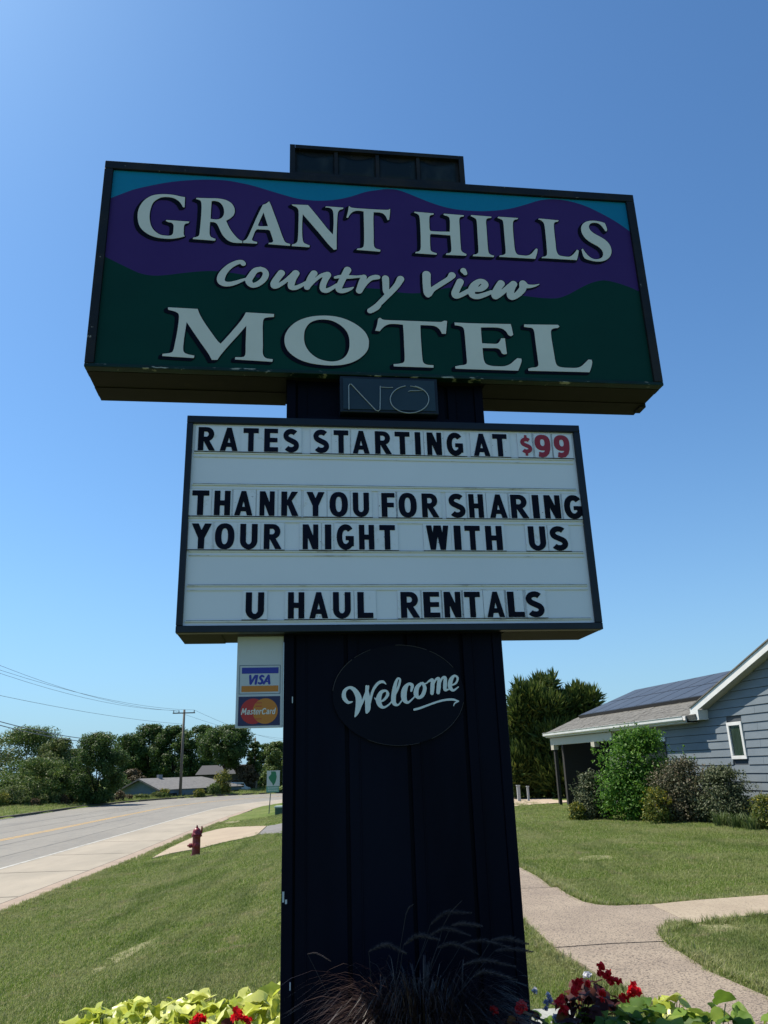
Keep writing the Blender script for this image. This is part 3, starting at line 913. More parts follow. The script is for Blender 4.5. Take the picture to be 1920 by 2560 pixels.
SC = 0.156721
GL = {}
GL['G'] = (335, 470, SC, [[(815, 155, 1), (808, 315, 1), (783, 315, 1), (750, 255), (700, 205), (630, 168), (540, 152), (440, 158), (370, 190), (310, 240), (270, 330), (250, 440), (258, 550), (290, 640), (350, 710), (430, 755), (520, 768), (590, 765), (622, 735), (630, 680), (632, 600), (600, 562), (550, 552), (510, 532, 1), (515, 518, 1), (885, 545, 1), (870, 568, 1), (820, 580), (800, 612), (795, 680), (795, 750), (812, 778, 1), (760, 792), (680, 808), (600, 817), (500, 815), (380, 800), (270, 765), (170, 705), (100, 630), (70, 550), (60, 450), (75, 350), (120, 260), (190, 185), (290, 130), (400, 110), (520, 108), (640, 120), (740, 142)]])
GL['R'] = (335, 470, SC, [[(990, 182, 1), (1000, 166, 1), (1200, 172), (1330, 175), (1450, 195), (1540, 240), (1590, 300), (1608, 370), (1590, 440), (1530, 495), (1470, 530, 1), (1520, 640), (1580, 730), (1650, 808), (1690, 838), (1727, 852, 1), (1727, 886, 1), (1600, 880), (1530, 860), (1470, 820), (1410, 750), (1370, 670), (1330, 590), (1290, 557), (1215, 548, 1), (1208, 640), (1207, 740), (1225, 785), (1260, 805), (1302, 820, 1), (1295, 848, 1), (940, 822, 1), (945, 800, 1), (1010, 785), (1040, 760), (1052, 680), (1065, 550), (1076, 400), (1078, 270), (1065, 215), (1030, 195)],
                          [(1240, 215, 1), (1300, 215), (1370, 240), (1420, 300), (1438, 370), (1430, 440), (1390, 490), (1320, 510), (1222, 500, 1), (1230, 350)]])
GL['A'] = (575, 485, SC, [[(625, 125, 1), (655, 190), (700, 310), (760, 470), (820, 640), (858, 735), (890, 782), (960, 806, 1), (958, 835, 1), (612, 807, 1), (620, 787, 1), (670, 782), (688, 762), (680, 720), (650, 630), (635, 592), (605, 578, 1), (430, 570, 1), (400, 605), (370, 680), (352, 738), (375, 760), (435, 774, 1), (430, 800, 1), (210, 788, 1), (212, 756, 1), (255, 735), (288, 690), (340, 580), (400, 440), (470, 290), (525, 180, 1), (575, 162)],
                          [(535, 300, 1), (445, 508, 1), (470, 522), (606, 522, 1)]])
GL['N'] = (575, 485, SC, [[(985, 175, 1), (1245, 185, 1), (1330, 285), (1450, 432), (1560, 570), (1641, 655, 1), (1652, 500), (1650, 350), (1640, 275), (1610, 238), (1570, 225), (1520, 222, 1), (1528, 205, 1), (1811, 226, 1), (1800, 246, 1), (1745, 265), (1720, 310), (1708, 450), (1700, 700), (1700, 890, 1), (1655, 897, 1), (1570, 810), (1440, 652), (1300, 490), (1160, 330, 1), (1152, 450), (1150, 600), (1157, 720), (1178, 785), (1230, 812), (1272, 830, 1), (1265, 858, 1), (985, 838, 1), (990, 814, 1), (1040, 800), (1072, 768), (1085, 690), (1092, 500), (1095, 310), (1085, 248), (1050, 212), (1000, 192)]])
GL['T'] = (840, 500, SC, [[(205, 105, 1), (250, 130), (450, 148), (700, 162), (830, 164), (862, 148, 1), (858, 230), (845, 326, 1), (820, 326, 1), (795, 270), (755, 228), (700, 208), (600, 202, 1), (595, 300), (597, 450), (600, 600), (603, 730), (630, 778), (708, 802, 1), (703, 832, 1), (330, 802, 1), (340, 782, 1), (410, 772), (440, 742), (448, 600), (445, 400), (440, 190, 1), (400, 182), (320, 180), (260, 202), (220, 242), (190, 292, 1), (165, 288, 1), (188, 200)]])
GL['H'] = (1030, 500, SC, [[(30, 208, 1), (38, 195, 1), (345, 222, 1), (340, 242, 1), (292, 252), (275, 290), (275, 400), (283, 488), (310, 505), (600, 515, 1), (603, 420), (600, 320), (580, 275), (500, 245, 1), (505, 226, 1), (825, 252, 1), (820, 270, 1), (770, 280), (752, 320), (758, 450), (765, 600), (775, 740), (790, 825), (868, 872, 1), (860, 896, 1), (538, 882, 1), (545, 860, 1), (600, 850), (625, 818), (622, 700), (610, 572, 1), (310, 550), (285, 562, 1), (285, 650), (290, 760), (305, 822), (395, 860, 1), (390, 880, 1), (50, 856, 1), (58, 836, 1), (110, 825), (135, 788), (138, 650), (132, 450), (120, 290), (100, 240)]])
GL['I'] = (1030, 500, SC, [[(935, 265, 1), (940, 248, 1), (1265, 274, 1), (1260, 292, 1), (1198, 303), (1178, 340), (1185, 450), (1195, 600), (1205, 740), (1220, 845), (1250, 878), (1308, 897, 1), (1300, 918, 1), (966, 903, 1), (975, 880, 1), (1030, 870), (1055, 842), (1052, 700), (1040, 500), (1030, 355), (1015, 307), (980, 285)]])
GL['L1'] = (1280, 520, SC, [[(-235, 165, 1), (-225, 147, 1), (95, 168, 1), (85, 186, 1), (35, 198), (12, 240), (15, 400), (30, 560), (45, 680), (80, 745), (150, 762), (250, 765), (310, 732), (350, 685), (380, 652, 1), (405, 662, 1), (398, 720), (368, 818, 1), (-210, 785, 1), (-198, 764, 1), (-135, 754), (-105, 722), (-113, 572), (-130, 372), (-140, 252), (-155, 202), (-195, 180)]])
GL['L2'] = (1280, 520, SC, [[(412, 185, 1), (425, 175, 1), (740, 205, 1), (730, 224, 1), (680, 236), (664, 272), (672, 400), (690, 560), (705, 690), (740, 755), (800, 775), (905, 785), (960, 758), (1000, 715), (1032, 672, 1), (1060, 688, 1), (1052, 750), (1030, 838, 1), (468, 805, 1), (478, 788, 1), (530, 778), (555, 745), (548, 600), (535, 450), (520, 320), (505, 250), (470, 210)]])
GL['S'] = (1280, 520, SC, [[(1475, 248, 1), (1498, 300), (1512, 365), (1495, 382, 1), (1470, 355), (1430, 300), (1380, 257), (1310, 242), (1250, 255), (1222, 300), (1240, 355), (1300, 410), (1390, 460), (1480, 515), (1550, 590), (1582, 680), (1570, 760), (1520, 820), (1440, 855), (1340, 860), (1240, 840), (1160, 810), (1130, 760), (1105, 670, 1), (1125, 655, 1), (1160, 710), (1220, 775), (1290, 818), (1370, 822), (1430, 795), (1450, 740), (1430, 680), (1370, 622), (1280, 572), (1190, 512), (1125, 432), (1100, 360), (1105, 300), (1140, 250), (1200, 220), (1290, 210), (1400, 225)]])
GL['M'] = (395, 755, 0.180832, [[(140, 80, 1), (550, 102, 1), (575, 170), (640, 285), (730, 415), (830, 550), (867, 582, 1), (940, 505), (1050, 380), (1150, 260), (1195, 190), (1215, 150, 1), (1605, 172, 1), (1603, 212, 1), (1510, 220), (1465, 238), (1450, 300), (1448, 450), (1450, 600), (1452, 730), (1490, 780), (1588, 797, 1), (1580, 832, 1), (1065, 800, 1), (1070, 768, 1), (1180, 765), (1208, 730), (1212, 600), (1218, 450), (1222, 332, 1), (1130, 440), (980, 605), (880, 722), (820, 805, 1), (745, 805, 1), (700, 722), (600, 580), (490, 420), (397, 282, 1), (375, 420), (355, 570), (352, 680), (385, 718), (505, 747, 1), (495, 780, 1), (60, 752, 1), (65, 722, 1), (160, 712), (205, 690), (235, 580), (270, 400), (290, 240), (285, 172), (240, 138), (145, 110)]])
GL['O'] = (695, 775, SC, [[(103, 480), (120, 390), (190, 280), (320, 180), (500, 118), (700, 97), (900, 108), (1080, 155), (1250, 240), (1380, 350), (1440, 460), (1448, 540), (1430, 640), (1350, 740), (1230, 820), (1080, 870), (900, 890), (700, 882), (500, 850), (330, 790), (200, 700), (125, 600)],
                         [(415, 430), (430, 325), (490, 230), (580, 177), (700, 158), (840, 172), (960, 225), (1060, 305), (1120, 400), (1140, 510), (1130, 640), (1080, 740), (1000, 800), (880, 828), (750, 815), (630, 775), (520, 695), (450, 600), (420, 510)]])
GL['T2'] = (930, 780, 0.120555, [[(125, 150, 1), (165, 130), (215, 162), (290, 175), (600, 187), (1000, 202), (1350, 215), (1440, 213), (1495, 190), (1555, 197, 1), (1542, 330), (1530, 460, 1), (1450, 460, 1), (1410, 385), (1350, 325), (1260, 292), (1000, 280, 1), (1005, 450), (1020, 700), (1040, 950), (1062, 1055), (1130, 1098), (1272, 1112, 1), (1272, 1162, 1), (450, 1135, 1), (445, 1090, 1), (590, 1075), (660, 1045), (675, 950), (665, 700), (655, 450), (640, 272, 1), (520, 258), (370, 258), (280, 290), (210, 345), (160, 407, 1), (65, 395, 1), (102, 280)]])
GL['E'] = (1125, 795, 0.120555, [[(90, 102, 1), (500, 120), (1255, 135, 1), (1280, 230), (1305, 355, 1), (1262, 382), (1210, 362), (1170, 302), (1100, 240), (1000, 210), (850, 203), (635, 203, 1), (645, 350), (660, 532, 1), (850, 542), (970, 540), (1020, 502), (1055, 430, 1), (1135, 430, 1), (1150, 550), (1175, 752, 1), (1115, 762, 1), (1075, 740), (1038, 672), (980, 637), (850, 632), (670, 630, 1), (680, 750), (700, 880), (742, 958), (850, 998), (1000, 1010), (1130, 1005), (1245, 962), (1330, 890), (1388, 842, 1), (1475, 850, 1), (1480, 900), (1450, 1000), (1410, 1100, 1), (1000, 1087), (500, 1072), (110, 1058, 1), (105, 1012, 1), (200, 992), (300, 978), (345, 945), (340, 800), (320, 550), (300, 330), (280, 225), (230, 182), (95, 157, 1)]])
GL['L3'] = (1305, 795, 0.120555, [[(38, 142, 1), (740, 150, 1), (772, 185, 1), (740, 215, 1), (645, 227), (600, 265), (600, 380), (630, 580), (665, 780), (690, 920), (732, 998), (820, 1030), (1000, 1042), (1130, 1040), (1220, 1010), (1310, 930), (1370, 870, 1), (1440, 875, 1), (1450, 930), (1430, 1030), (1395, 1132, 1), (1000, 1122), (130, 1102, 1), (125, 1057, 1), (200, 1037), (290, 1028), (335, 985), (325, 870), (300, 680), (270, 450), (245, 275), (205, 217), (120, 205), (40, 192, 1)]])

def outline_and_letter(name, field, x0, y0, h, loops, out_d, sh, parent):
    """dark outline with a drop shadow to the lower left, letter on top"""
    k = max(1, int(round(sh / h)))
    best = field.copy()
    for s in range(1, k + 1):
        dx = -s; dy = -int(round(s * 0.85))
        g = np.full_like(field, 1e3)
        g[:field.shape[0] + dy, :field.shape[1] + dx] = field[-dy:, -dx:]
        best = np.minimum(best, g)
    lo = contour(best - out_d, x0, y0, h, h * 0.25)
    plate('letter_shadow', lo, FB - 0.003, 0.0025, M_shadowv, parent)
    plate(name, loops, FB - 0.0055, 0.002, M_letter, parent)

for key in ('G', 'R', 'A', 'N', 'T', 'H', 'I', 'L1', 'L2', 'S', 'M', 'O', 'T2', 'E', 'L3'):
    x0_, y0_, s_, parts_ = GL[key]
    loops = [trace(p, x0_, y0_, s_, FB, sub=4) for p in parts_]
    h = 0.004
    X, Y, gx0, gy0 = grid_for(loops, 0.04, h)
    f = sdf_poly(X, Y, loops[0])
    for hole in loops[1:]: f = np.maximum(f, -sdf_poly(X, Y, hole))
    outline_and_letter('letter', f, gx0, gy0, h, loops, 0.0055, 0.02, cab)

def strokes_to_plane(S, x0, y0, s, D):
    out = []
    for st in S:
        P = []
        for (x, y, r) in st:
            c = plane(x0 + x * s, y0 + y * s, D)
            e = plane(x0 + (x + r) * s, y0 + y * s, D)
            e2 = plane(x0 + x * s, y0 + (y + r) * s, D)
            P.append([c[0], c[1], 0.5 * (np.linalg.norm(e - c) + np.linalg.norm(e2 - c))])
        out.append(catmull(P, 5) if len(P) > 2 else np.array(P))
    return out
def word(strokes, h):
    A = np.vstack(strokes)
    pad = 0.06
    x0, x1 = A[:, 0].min() - pad, A[:, 0].max() + pad; y0, y1 = A[:, 1].min() - pad, A[:, 1].max() + pad
    X, Y = np.meshgrid(np.arange(x0, x1, h), np.arange(y0, y1, h))
    f = np.full(X.shape, 1e3)
    for st in strokes:      # restrict each stroke to its own window
        m = st[:, 2].max() + 0.035
        c0 = max(0, int((st[:, 0].min() - m - x0) / h)); c1 = int((st[:, 0].max() + m - x0) / h) + 2
        r0 = max(0, int((st[:, 1].min() - m - y0) / h)); r1_ = int((st[:, 1].max() + m - y0) / h) + 2
        f[r0:r1_, c0:c1] = np.minimum(f[r0:r1_, c0:c1], sdf_stroke(X[r0:r1_, c0:c1], Y[r0:r1_, c0:c1], st))
    return f, x0, y0
C1o = lambda st: [(x + 1531.4, y, r) for (x, y, r) in st]
COUNTRY = [
    [(500, 130, 38), (475, 103, 34), (410, 108, 36), (300, 160, 42), (205, 245, 50), (150, 335, 58), (145, 405, 55), (195, 448, 45), (280, 455, 38), (380, 432, 33), (460, 402, 26), (545, 370, 16)],
    [(775, 215, 40), (690, 240, 45), (630, 315, 48), (585, 405, 50), (640, 472, 42), (730, 455, 42), (820, 385, 45), (860, 300, 45), (835, 240, 40), (775, 215, 40)],
    [(1105, 280, 54), (1050, 350, 52), (992, 440, 52), (990, 488, 42), (1050, 482, 36), (1150, 422, 32), (1240, 350, 35), (1335, 285, 54)],
    [(1335, 285, 56), (1290, 370, 50), (1262, 460, 50), (1268, 508, 42), (1340, 512, 36), (1430, 472, 30), (1510, 430, 28)],
    C1o([(95, 285, 52), (45, 350, 46), (5, 440, 45), (-15, 505, 45)]), C1o([(-10, 500, 40), (50, 440, 33), (130, 375, 28), (210, 320, 30), (310, 305, 50)]),
    C1o([(312, 310, 52), (270, 390, 46), (236, 480, 46), (242, 542, 44), (300, 558, 38), (380, 520, 30), (460, 468, 26)]),
    C1o([(630, 230, 55), (570, 340, 48), (522, 440, 48), (487, 530, 46), (530, 563, 40), (610, 553, 34), (680, 530, 22), (722, 506, 9)]),
    C1o([(432, 350, 20), (520, 335, 28), (640, 342, 30), (780, 338, 20), (850, 330, 20)]),
    C1o([(890, 345, 44), (850, 440, 45), (815, 562, 48)]), C1o([(825, 560, 42), (870, 500, 34), (935, 425, 30), (1005, 362, 36), (1080, 345, 40), (1115, 345, 34)]),
    C1o([(1235, 365, 52), (1240, 450, 50), (1242, 560, 46), (1262, 605, 38)]), C1o([(1475, 375, 54), (1420, 470, 46), (1330, 572, 44), (1220, 680, 42), (1100, 800, 40), (990, 880, 44)]),
    C1o([(1020, 872, 40), (1100, 838, 30), (1150, 805, 15)])]
VIEW = [
    [(135, 195, 50), (135, 300, 48), (147, 420, 48), (155, 465, 28)], [(165, 440, 42), (215, 385, 32), (330, 310, 32), (425, 250, 32), (465, 205, 44)],
    [(612, 143, 36), (635, 178, 26)],
    [(570, 288, 44), (530, 370, 42), (503, 445, 44), (525, 478, 30), (600, 450, 30), (680, 405, 28)],
    [(760, 388, 32), (840, 378, 36), (892, 330, 42), (870, 290, 36), (815, 285, 34), (752, 335, 44), (716, 405, 44), (730, 462, 38), (795, 480, 34), (880, 458, 30), (975, 420, 24)],
    [(1100, 310, 45), (1050, 380, 42), (1020, 450, 42), (1030, 480, 36), (1100, 438, 32), (1180, 372, 32), (1262, 318, 44)],
    [(1258, 320, 42), (1226, 400, 42), (1222, 465, 44), (1250, 488, 36), (1320, 448, 38), (1378, 380, 42), (1385, 315, 46)],
    [(1385, 312, 44), (1440, 345, 28), (1530, 340, 15), (1592, 320, 5)]]
for W_, (x0_, y0_, s_) in ((COUNTRY, (530, 640, SC)), (VIEW, (1040, 650, 0.192887))):
    st = strokes_to_plane(W_, x0_, y0_, s_, FB)
    h = 0.003
    f, gx0, gy0 = word(st, h)
    loops = contour(f, gx0, gy0, h, h * 0.2)
    outline_and_letter('script_word', f, gx0, gy0, h, loops, 0.005, 0.012, cab)

# --- lamp box on top
tb = MB().fbox(F, 0.0, 1.228, 4.345, 4.62, Z1 + 0.002, 5.75).build('lamp_box', M_frame, sign)
for (x0, x1, z0, z1) in ((-0.004, 0.032, Z1 + 0.004, 5.752), (1.196, 1.232, Z1 + 0.004, 5.752), (0.033, 1.195, 5.722, 5.752), (0.033, 1.195, Z1 + 0.004, Z1 + 0.022)):
    MB().fbox(F, x0, x1, 4.315, 4.3445, z0, z1).build('frame_rail', M_frame, tb)
for k in range(4):
    x0 = 0.045 + k * 0.291; x1 = x0 + 0.255
    vs_, fs = [], []
    nu, nv = 14, 8
    for j in range(nv + 1):
        for i in range(nu + 1):
            u, v = i / nu, j / nv
            sag = 0.016 * math.sin(math.pi * u) * (0.4 + 0.6 * v)
            edge = min(u, 1 - u, v, 1 - v)
            vs_.append(F(lerp(x0, x1, u), 4.342 - 0.012 * min(1, edge * 7) + sag * 0.5, lerp(Z1 + 0.028, 5.712 - 0.02 * math.sin(math.pi * u), v)))
    for j in range(nv):
        for i in range(nu):
            a = j * (nu + 1) + i
            fs.append((a, a + 1, a + nu + 2, a + nu + 1))
    mesh_obj('lamp_pane', vs_, fs, M_lamp, tb, smooth=True)
    if k < 3:
        MB().fbox(F, x1 + 0.006, x1 + 0.030, 4.325, 4.3445, Z1 + 0.023, 5.721).build('divider', M_frame, tb)

# --- NO box
def rn(x, y, D=4.30): return plane(700 + x * 0.3255, 900 + y * 0.3255, D)
nb0 = rn(463, 400); nb1 = rn(1205, 125)
nx0, nx1, nz0, nz1 = nb0[0], nb1[0], nb0[1] + 0.004, Z0 - 0.004
nbx = MB().fbox(F, nx0, nx1, 4.305, 4.419, nz0, nz1).build('vacancy_box', M_navyframe, sign, bevel=0.006)
MB().fbox(F, nx0 + 0.02, nx1 - 0.02, 4.2995, 4.3045, nz0 + 0.02, nz1 - 0.02).build('cover_pane', M_glass_dark, nbx)
def tub(pts, r=0.0028):
    P3 = []
    for (x, y) in pts:
        a, c = rn(x, y, 4.294)
        P3.append(F(a, 4.294, c))
    return P3
MB().tube(tub([(530, 380), (528, 200), (535, 186), (548, 186), (640, 285), (735, 385), (755, 392), (768, 380), (770, 300), (770, 200)]), 0.0032, 6).tube(tub([(775, 208), (830, 212), (868, 210)]), 0.0022, 6).build('neon_letter', M_neon, nbx)
ell = [(995 + 148 * math.cos(t), 302 + 105 * math.sin(t)) for t in np.linspace(-1.3, 4.5, 40)]
MB().tube(tub(ell), 0.0032, 6).tube(tub([(1000, 200), (1050, 208), (1100, 232), (1060, 236), (1000, 236), (985, 242)]), 0.0025, 6).build('neon_letter', M_neon, nbx)
MB().fbox(F, PX0 + 0.1, PX1 - 0.1, 4.36, 4.4135, 3.655, 3.69).build('cross_strut', M_navy, sign)

# --- letter board
B0, B1, BZ0, BZ1 = -0.597, 1.850, 2.336, 3.645
BD1 = 4.705
rb = MB().fbox(F, B0 + 0.003, B1 - 0.003, 4.335, BD1, BZ0 + 0.006, BZ1 - 0.003).build('letter_board', M_soffit, sign)
def r3(x, y, D=4.318): return plane(420 + x * 0.34961, 1020 + y * 0.34961, D)
def r4(x, y, D=4.318): return plane(960 + x * 0.34961, 1020 + y * 0.34961, D)
fl, fr_ = B0 + 0.036, B1 - 0.042
fz0, fz1 = BZ0 + 0.042, BZ1 - 0.047
for (x0, x1, z0, z1) in ((B0, fl, BZ0 + 0.0405, fz1 - 0.001), (fr_, B1, BZ0 + 0.0405, fz1 - 0.001), (B0, B1, fz1, BZ1), (B0, B1, BZ0, BZ0 + 0.04)):
    MB().fbox(F, x0, x1, 4.30, 4.36, z0, z1).build('frame_rail', M_navyframe, rb, bevel=0.004)
BF = 4.322
MB().fbox(F, fl, fr_, BF, BF + 0.01, BZ0 + 0.04, fz1).build('white_face', M_board, rb)
# underside of the letter board
MB().fbox(F, B0 + 0.004, PX0 - 0.35, 4.37, BD1 - 0.004, BZ0 + 0.001, BZ0 + 0.0055).build('underside_sheet', M_soffit, rb)
MB().fbox(F, PX1 + 0.01, B1 - 0.004, 4.37, BD1 - 0.004, BZ0 + 0.001, BZ0 + 0.0055).build('underside_sheet', M_soffit, rb)

# baselines of the six rows
def row_z(*pts): return float(np.mean([p[1] for p in pts]))
bz = [3.4195 - 0.2023 * k for k in range(6)]
for k, zb in enumerate(bz):
    x0, x1 = fl + 0.012, fr_ - 0.018
    if k == 2: x0, x1 = fl, fr_
    b = MB()
    b.fbox(F, x0, x1, BF - 0.008, BF - 0.0005, zb - 0.012, zb - 0.005)
    b.fbox(F, x0, x1, BF - 0.005, BF - 0.0005, zb - 0.036, zb - 0.030)
    b.build('rail', M_rail, rb)
    MB().fbox(F, x0 + 0.004, x1 - 0.004, BF - 0.0075, BF - 0.0008, zb - 0.0048, zb - 0.0015).build('rail_grime', M_grime, rb)

# gothic letters as ribbons in a unit cell (height 1)
def rib(pts, w, closed=False):
    P = np.array(pts, float)
    n = len(P); L, R = [], []
    for i in range(n):
        if closed: t = P[(i + 1) % n] - P[i - 1]
        else: t = P[min(i + 1, n - 1)] - P[max(i - 1, 0)]
        t = t / np.hypot(*t); nn_ = np.array([-t[1], t[0]])
        L.append(P[i] + nn_ * w / 2); R.append(P[i] - nn_ * w / 2)
    if closed: return [('+', np.array(L)), ('-', np.array(R))] if True else None
    return [('+', np.array(L + R[::-1]))]
def box2(x0, y0, x1, y1): return [('+', np.array([(x0, y0), (x1, y0), (x1, y1), (x0, y1)], float))]
def pol(*p): return [('+', np.array(p, float))]
def arc(cx, cy, rx, ry, a0, a1, n=18):
    t = np.radians(np.linspace(a0, a1, n))
    return [(cx + rx * math.cos(a), cy + ry * math.sin(a)) for a in t]
w = 0.245
def superarc(cx, cy, rx, ry, a0, a1, n=24, e=0.85):
    out = []
    for a in np.radians(np.linspace(a0, a1, n)):
        c, s = math.cos(a), math.sin(a)
        out.append((cx + rx * math.copysign(abs(c) ** e, c), cy + ry * math.copysign(abs(s) ** e, s)))
    return out
def ring(cx, cy, RX, RY, rx, ry):
    return [('+', np.array(superarc(cx, cy, RX, RY, 0, 355, 48))), ('-', np.array(superarc(cx, cy, rx, ry, 0, 355, 40)))]
S_path = superarc(0.35, 0.74, 0.225, 0.155, 25, 90, 6, 1) 
def Sglyph(w_=0.225):
    c = arc(0.345, 0.715, 0.235, 0.185, 35, 235, 16) + arc(0.355, 0.285, 0.235, 0.185, 55, -150, 16)
    return c
GLY = {
    'I': (0.25, [box2(0, 0, 0.25, 1)]),
    'T': (0.70, [box2(0, 0.79, 0.70, 1), box2(0.225, 0, 0.475, 1)]),
    'E': (0.60, [box2(0, 0, w, 1), box2(0, 0.81, 0.59, 1), box2(0, 0.41, 0.57, 0.60), box2(0, 0, 0.60, 0.195)]),
    'F': (0.57, [box2(0, 0, w, 1), box2(0, 0.81, 0.57, 1), box2(0, 0.40, 0.53, 0.59)]),
    'L': (0.60, [box2(0, 0, w, 1), box2(0, 0, 0.60, 0.205)]),
    'H': (0.68, [box2(0, 0, w, 1), box2(0.68 - w, 0, 0.68, 1), box2(0, 0.40, 0.68, 0.60)]),
    'N': (0.68, [box2(0, 0, 0.225, 1), box2(0.455, 0, 0.68, 1), pol((0, 1), (0.255, 1), (0.68, 0), (0.43, 0))]),
    'A': (0.80, [pol((0, 0), (0.245, 0), (0.51, 1), (0.30, 1)), pol((0.555, 0), (0.80, 0), (0.505, 1), (0.29, 1)), box2(0.15, 0.17, 0.65, 0.345)]),
    'K': (0.70, [box2(0, 0, w, 1), pol((0.43, 1), (0.70, 1), (0.30, 0.43), (0.14, 0.43)), pol((0.22, 0.56), (0.42, 0.64), (0.72, 0), (0.45, 0))]),
    'Y': (0.78, [pol((0, 1), (0.27, 1), (0.475, 0.55), (0.36, 0.33), (0.27, 0.42)), pol((0.78, 1), (0.51, 1), (0.305, 0.55), (0.42, 0.33), (0.51, 0.42)), box2(0.268, 0, 0.512, 0.5)]),
    'W': (0.98, [pol((0, 1), (0.235, 1), (0.38, 0), (0.16, 0)), pol((0.33, 1), (0.57, 1), (0.385, 0), (0.17, 0)), pol((0.41, 1), (0.65, 1), (0.81, 0), (0.59, 0)), pol((0.745, 1), (0.98, 1), (0.82, 0), (0.60, 0))]),
    'O': (0.76, [ring(0.38, 0.5, 0.38, 0.515, 0.128, 0.32)]),
    'U': (0.70, [box2(0, 0.3, 0.235, 1), box2(0.465, 0.3, 0.70, 1), [('+', np.vstack([arc(0.35, 0.335, 0.35, 0.35, 180, 360, 24), arc(0.35, 0.335, 0.115, 0.15, 360, 180, 14)]))]]),
    'S': (0.69, [rib(Sglyph(), 0.225)]),
    'R': (0.74, [box2(0, 0, w, 1), [('+', np.array([(0.1, 1), (0.36, 1)] + arc(0.38, 0.70, 0.32, 0.30, 90, -90, 20) + [(0.1, 0.40)]))], [('-', np.array([(w, 0.815), (0.34, 0.815)] + arc(0.345, 0.70, 0.115, 0.115, 90, -90, 14) + [(w, 0.585)]))], pol((0.22, 0.42), (0.47, 0.47), (0.76, 0), (0.49, 0), (0.25, 0.40))]),
    'G': (0.76, [rib(superarc(0.39, 0.5, 0.265, 0.40, 42, 318, 34, 0.92), 0.235), box2(0.52, 0.13, 0.74, 0.52), box2(0.39, 0.37, 0.74, 0.54)]),
    '9': (0.72, [ring(0.355, 0.66, 0.355, 0.355, 0.105, 0.16), rib([(0.595, 0.70), (0.60, 0.55), (0.585, 0.38), (0.53, 0.22), (0.43, 0.125), (0.30, 0.10), (0.15, 0.135)], 0.22)]),
    '$': (0.56, [rib([(x * 0.78 + 0.01, y * 0.74 + 0.13) for x, y in Sglyph()], 0.18), box2(0.215, 0.76, 0.335, 1), box2(0.215, 0.0, 0.335, 0.2)]),
}
GCACHE = {}
def glyph_loops(ch):
    if ch in GCACHE: return GCACHE[ch]
    wd, parts_ = GLY[ch]
    h = 0.016
    X, Y = np.meshgrid(np.arange(-0.1, wd + 0.1, h), np.arange(-0.1, 1.1, h))
    f = np.full(X.shape, 1e3)
    for part in parts_:
        g = None
        for sgn, poly in part:
            d = sdf_poly(X, Y, poly)
            if sgn == '+': g = d if g is None else np.minimum(g, d)
            elif g is not None: g = np.maximum(g, -d)
            else: f = np.maximum(f, -d)
        if g is not None: f = np.minimum(f, g)
    L = contour(f, -0.1, -0.1, h, 0.0045)
    GCACHE[ch] = (wd, L)
    return GCACHE[ch]

ROWS = [
    (0, [('R', 3, 215, 335), ('A', 3, 372, 500), ('T', 3, 538, 648), ('E', 3, 688, 788), ('S', 3, 825, 935), ('S', 3, 1040, 1150), ('T', 3, 1185, 1290), ('A', 3, 1320, 1440), ('R', 3, 1480, 1595), ('T', 4, 78, 185), ('I', 4, 222, 262), ('N', 4, 308, 412), ('G', 4, 447, 567), ('A', 4, 638, 755), ('T', 4, 778, 880), ('$', 4, 975, 1057), ('9', 4, 1078, 1190), ('9', 4, 1215, 1327)], 235, 255),
    (2, [('T', 3, 170, 292), ('H', 3, 330, 445), ('A', 3, 475, 605), ('N', 3, 655, 762), ('K', 3, 810, 930), ('Y', 3, 990, 1120), ('O', 3, 1155, 1287), ('U', 3, 1322, 1438), ('F', 3, 1527, 1622), ('O', 4, 105, 235), ('R', 4, 272, 390), ('S', 4, 465, 580), ('H', 4, 608, 712), ('A', 4, 755, 880), ('R', 4, 908, 1030), ('I', 4, 1063, 1110), ('N', 4, 1148, 1262), ('G', 4, 1288, 1422)], 690, 710),
    (3, [('Y', 3, 165, 310), ('O', 3, 335, 475), ('U', 3, 515, 640), ('R', 3, 685, 810), ('N', 3, 963, 1075), ('I', 3, 1122, 1168), ('G', 3, 1205, 1332), ('H', 3, 1366, 1475), ('T', 3, 1513, 1625), ('W', 4, 305, 465), ('I', 4, 502, 552), ('T', 4, 580, 690), ('H', 4, 728, 847), ('U', 4, 1035, 1158), ('S', 4, 1190, 1312)], 925, 938),
    (5, [('U', 3, 555, 687), ('H', 3, 858, 975), ('A', 3, 1010, 1145), ('U', 3, 1180, 1307), ('L', 3, 1355, 1467), ('R', 4, 120, 252), ('E', 4, 283, 400), ('N', 4, 430, 550), ('T', 4, 577, 690), ('A', 4, 735, 860), ('L', 4, 885, 1002), ('S', 4, 1018, 1143)], 1410, 1405)]
M_grime2 = mat('black_grime', (0.035, 0.032, 0.03), 0.9, col2=(0.2, 0.19, 0.18), scale=20, fac=(0.5, 0.68))
M_tile = mat('clear_letter_tile', (0.70, 0.71, 0.785), 0.3, col2=(0.54, 0.54, 0.52), scale=22, fac=(0.58, 0.78), col3=(0.12, 0.11, 0.1), scale3=55, fac3=(0.68, 0.72))
LB = BF - 0.0095
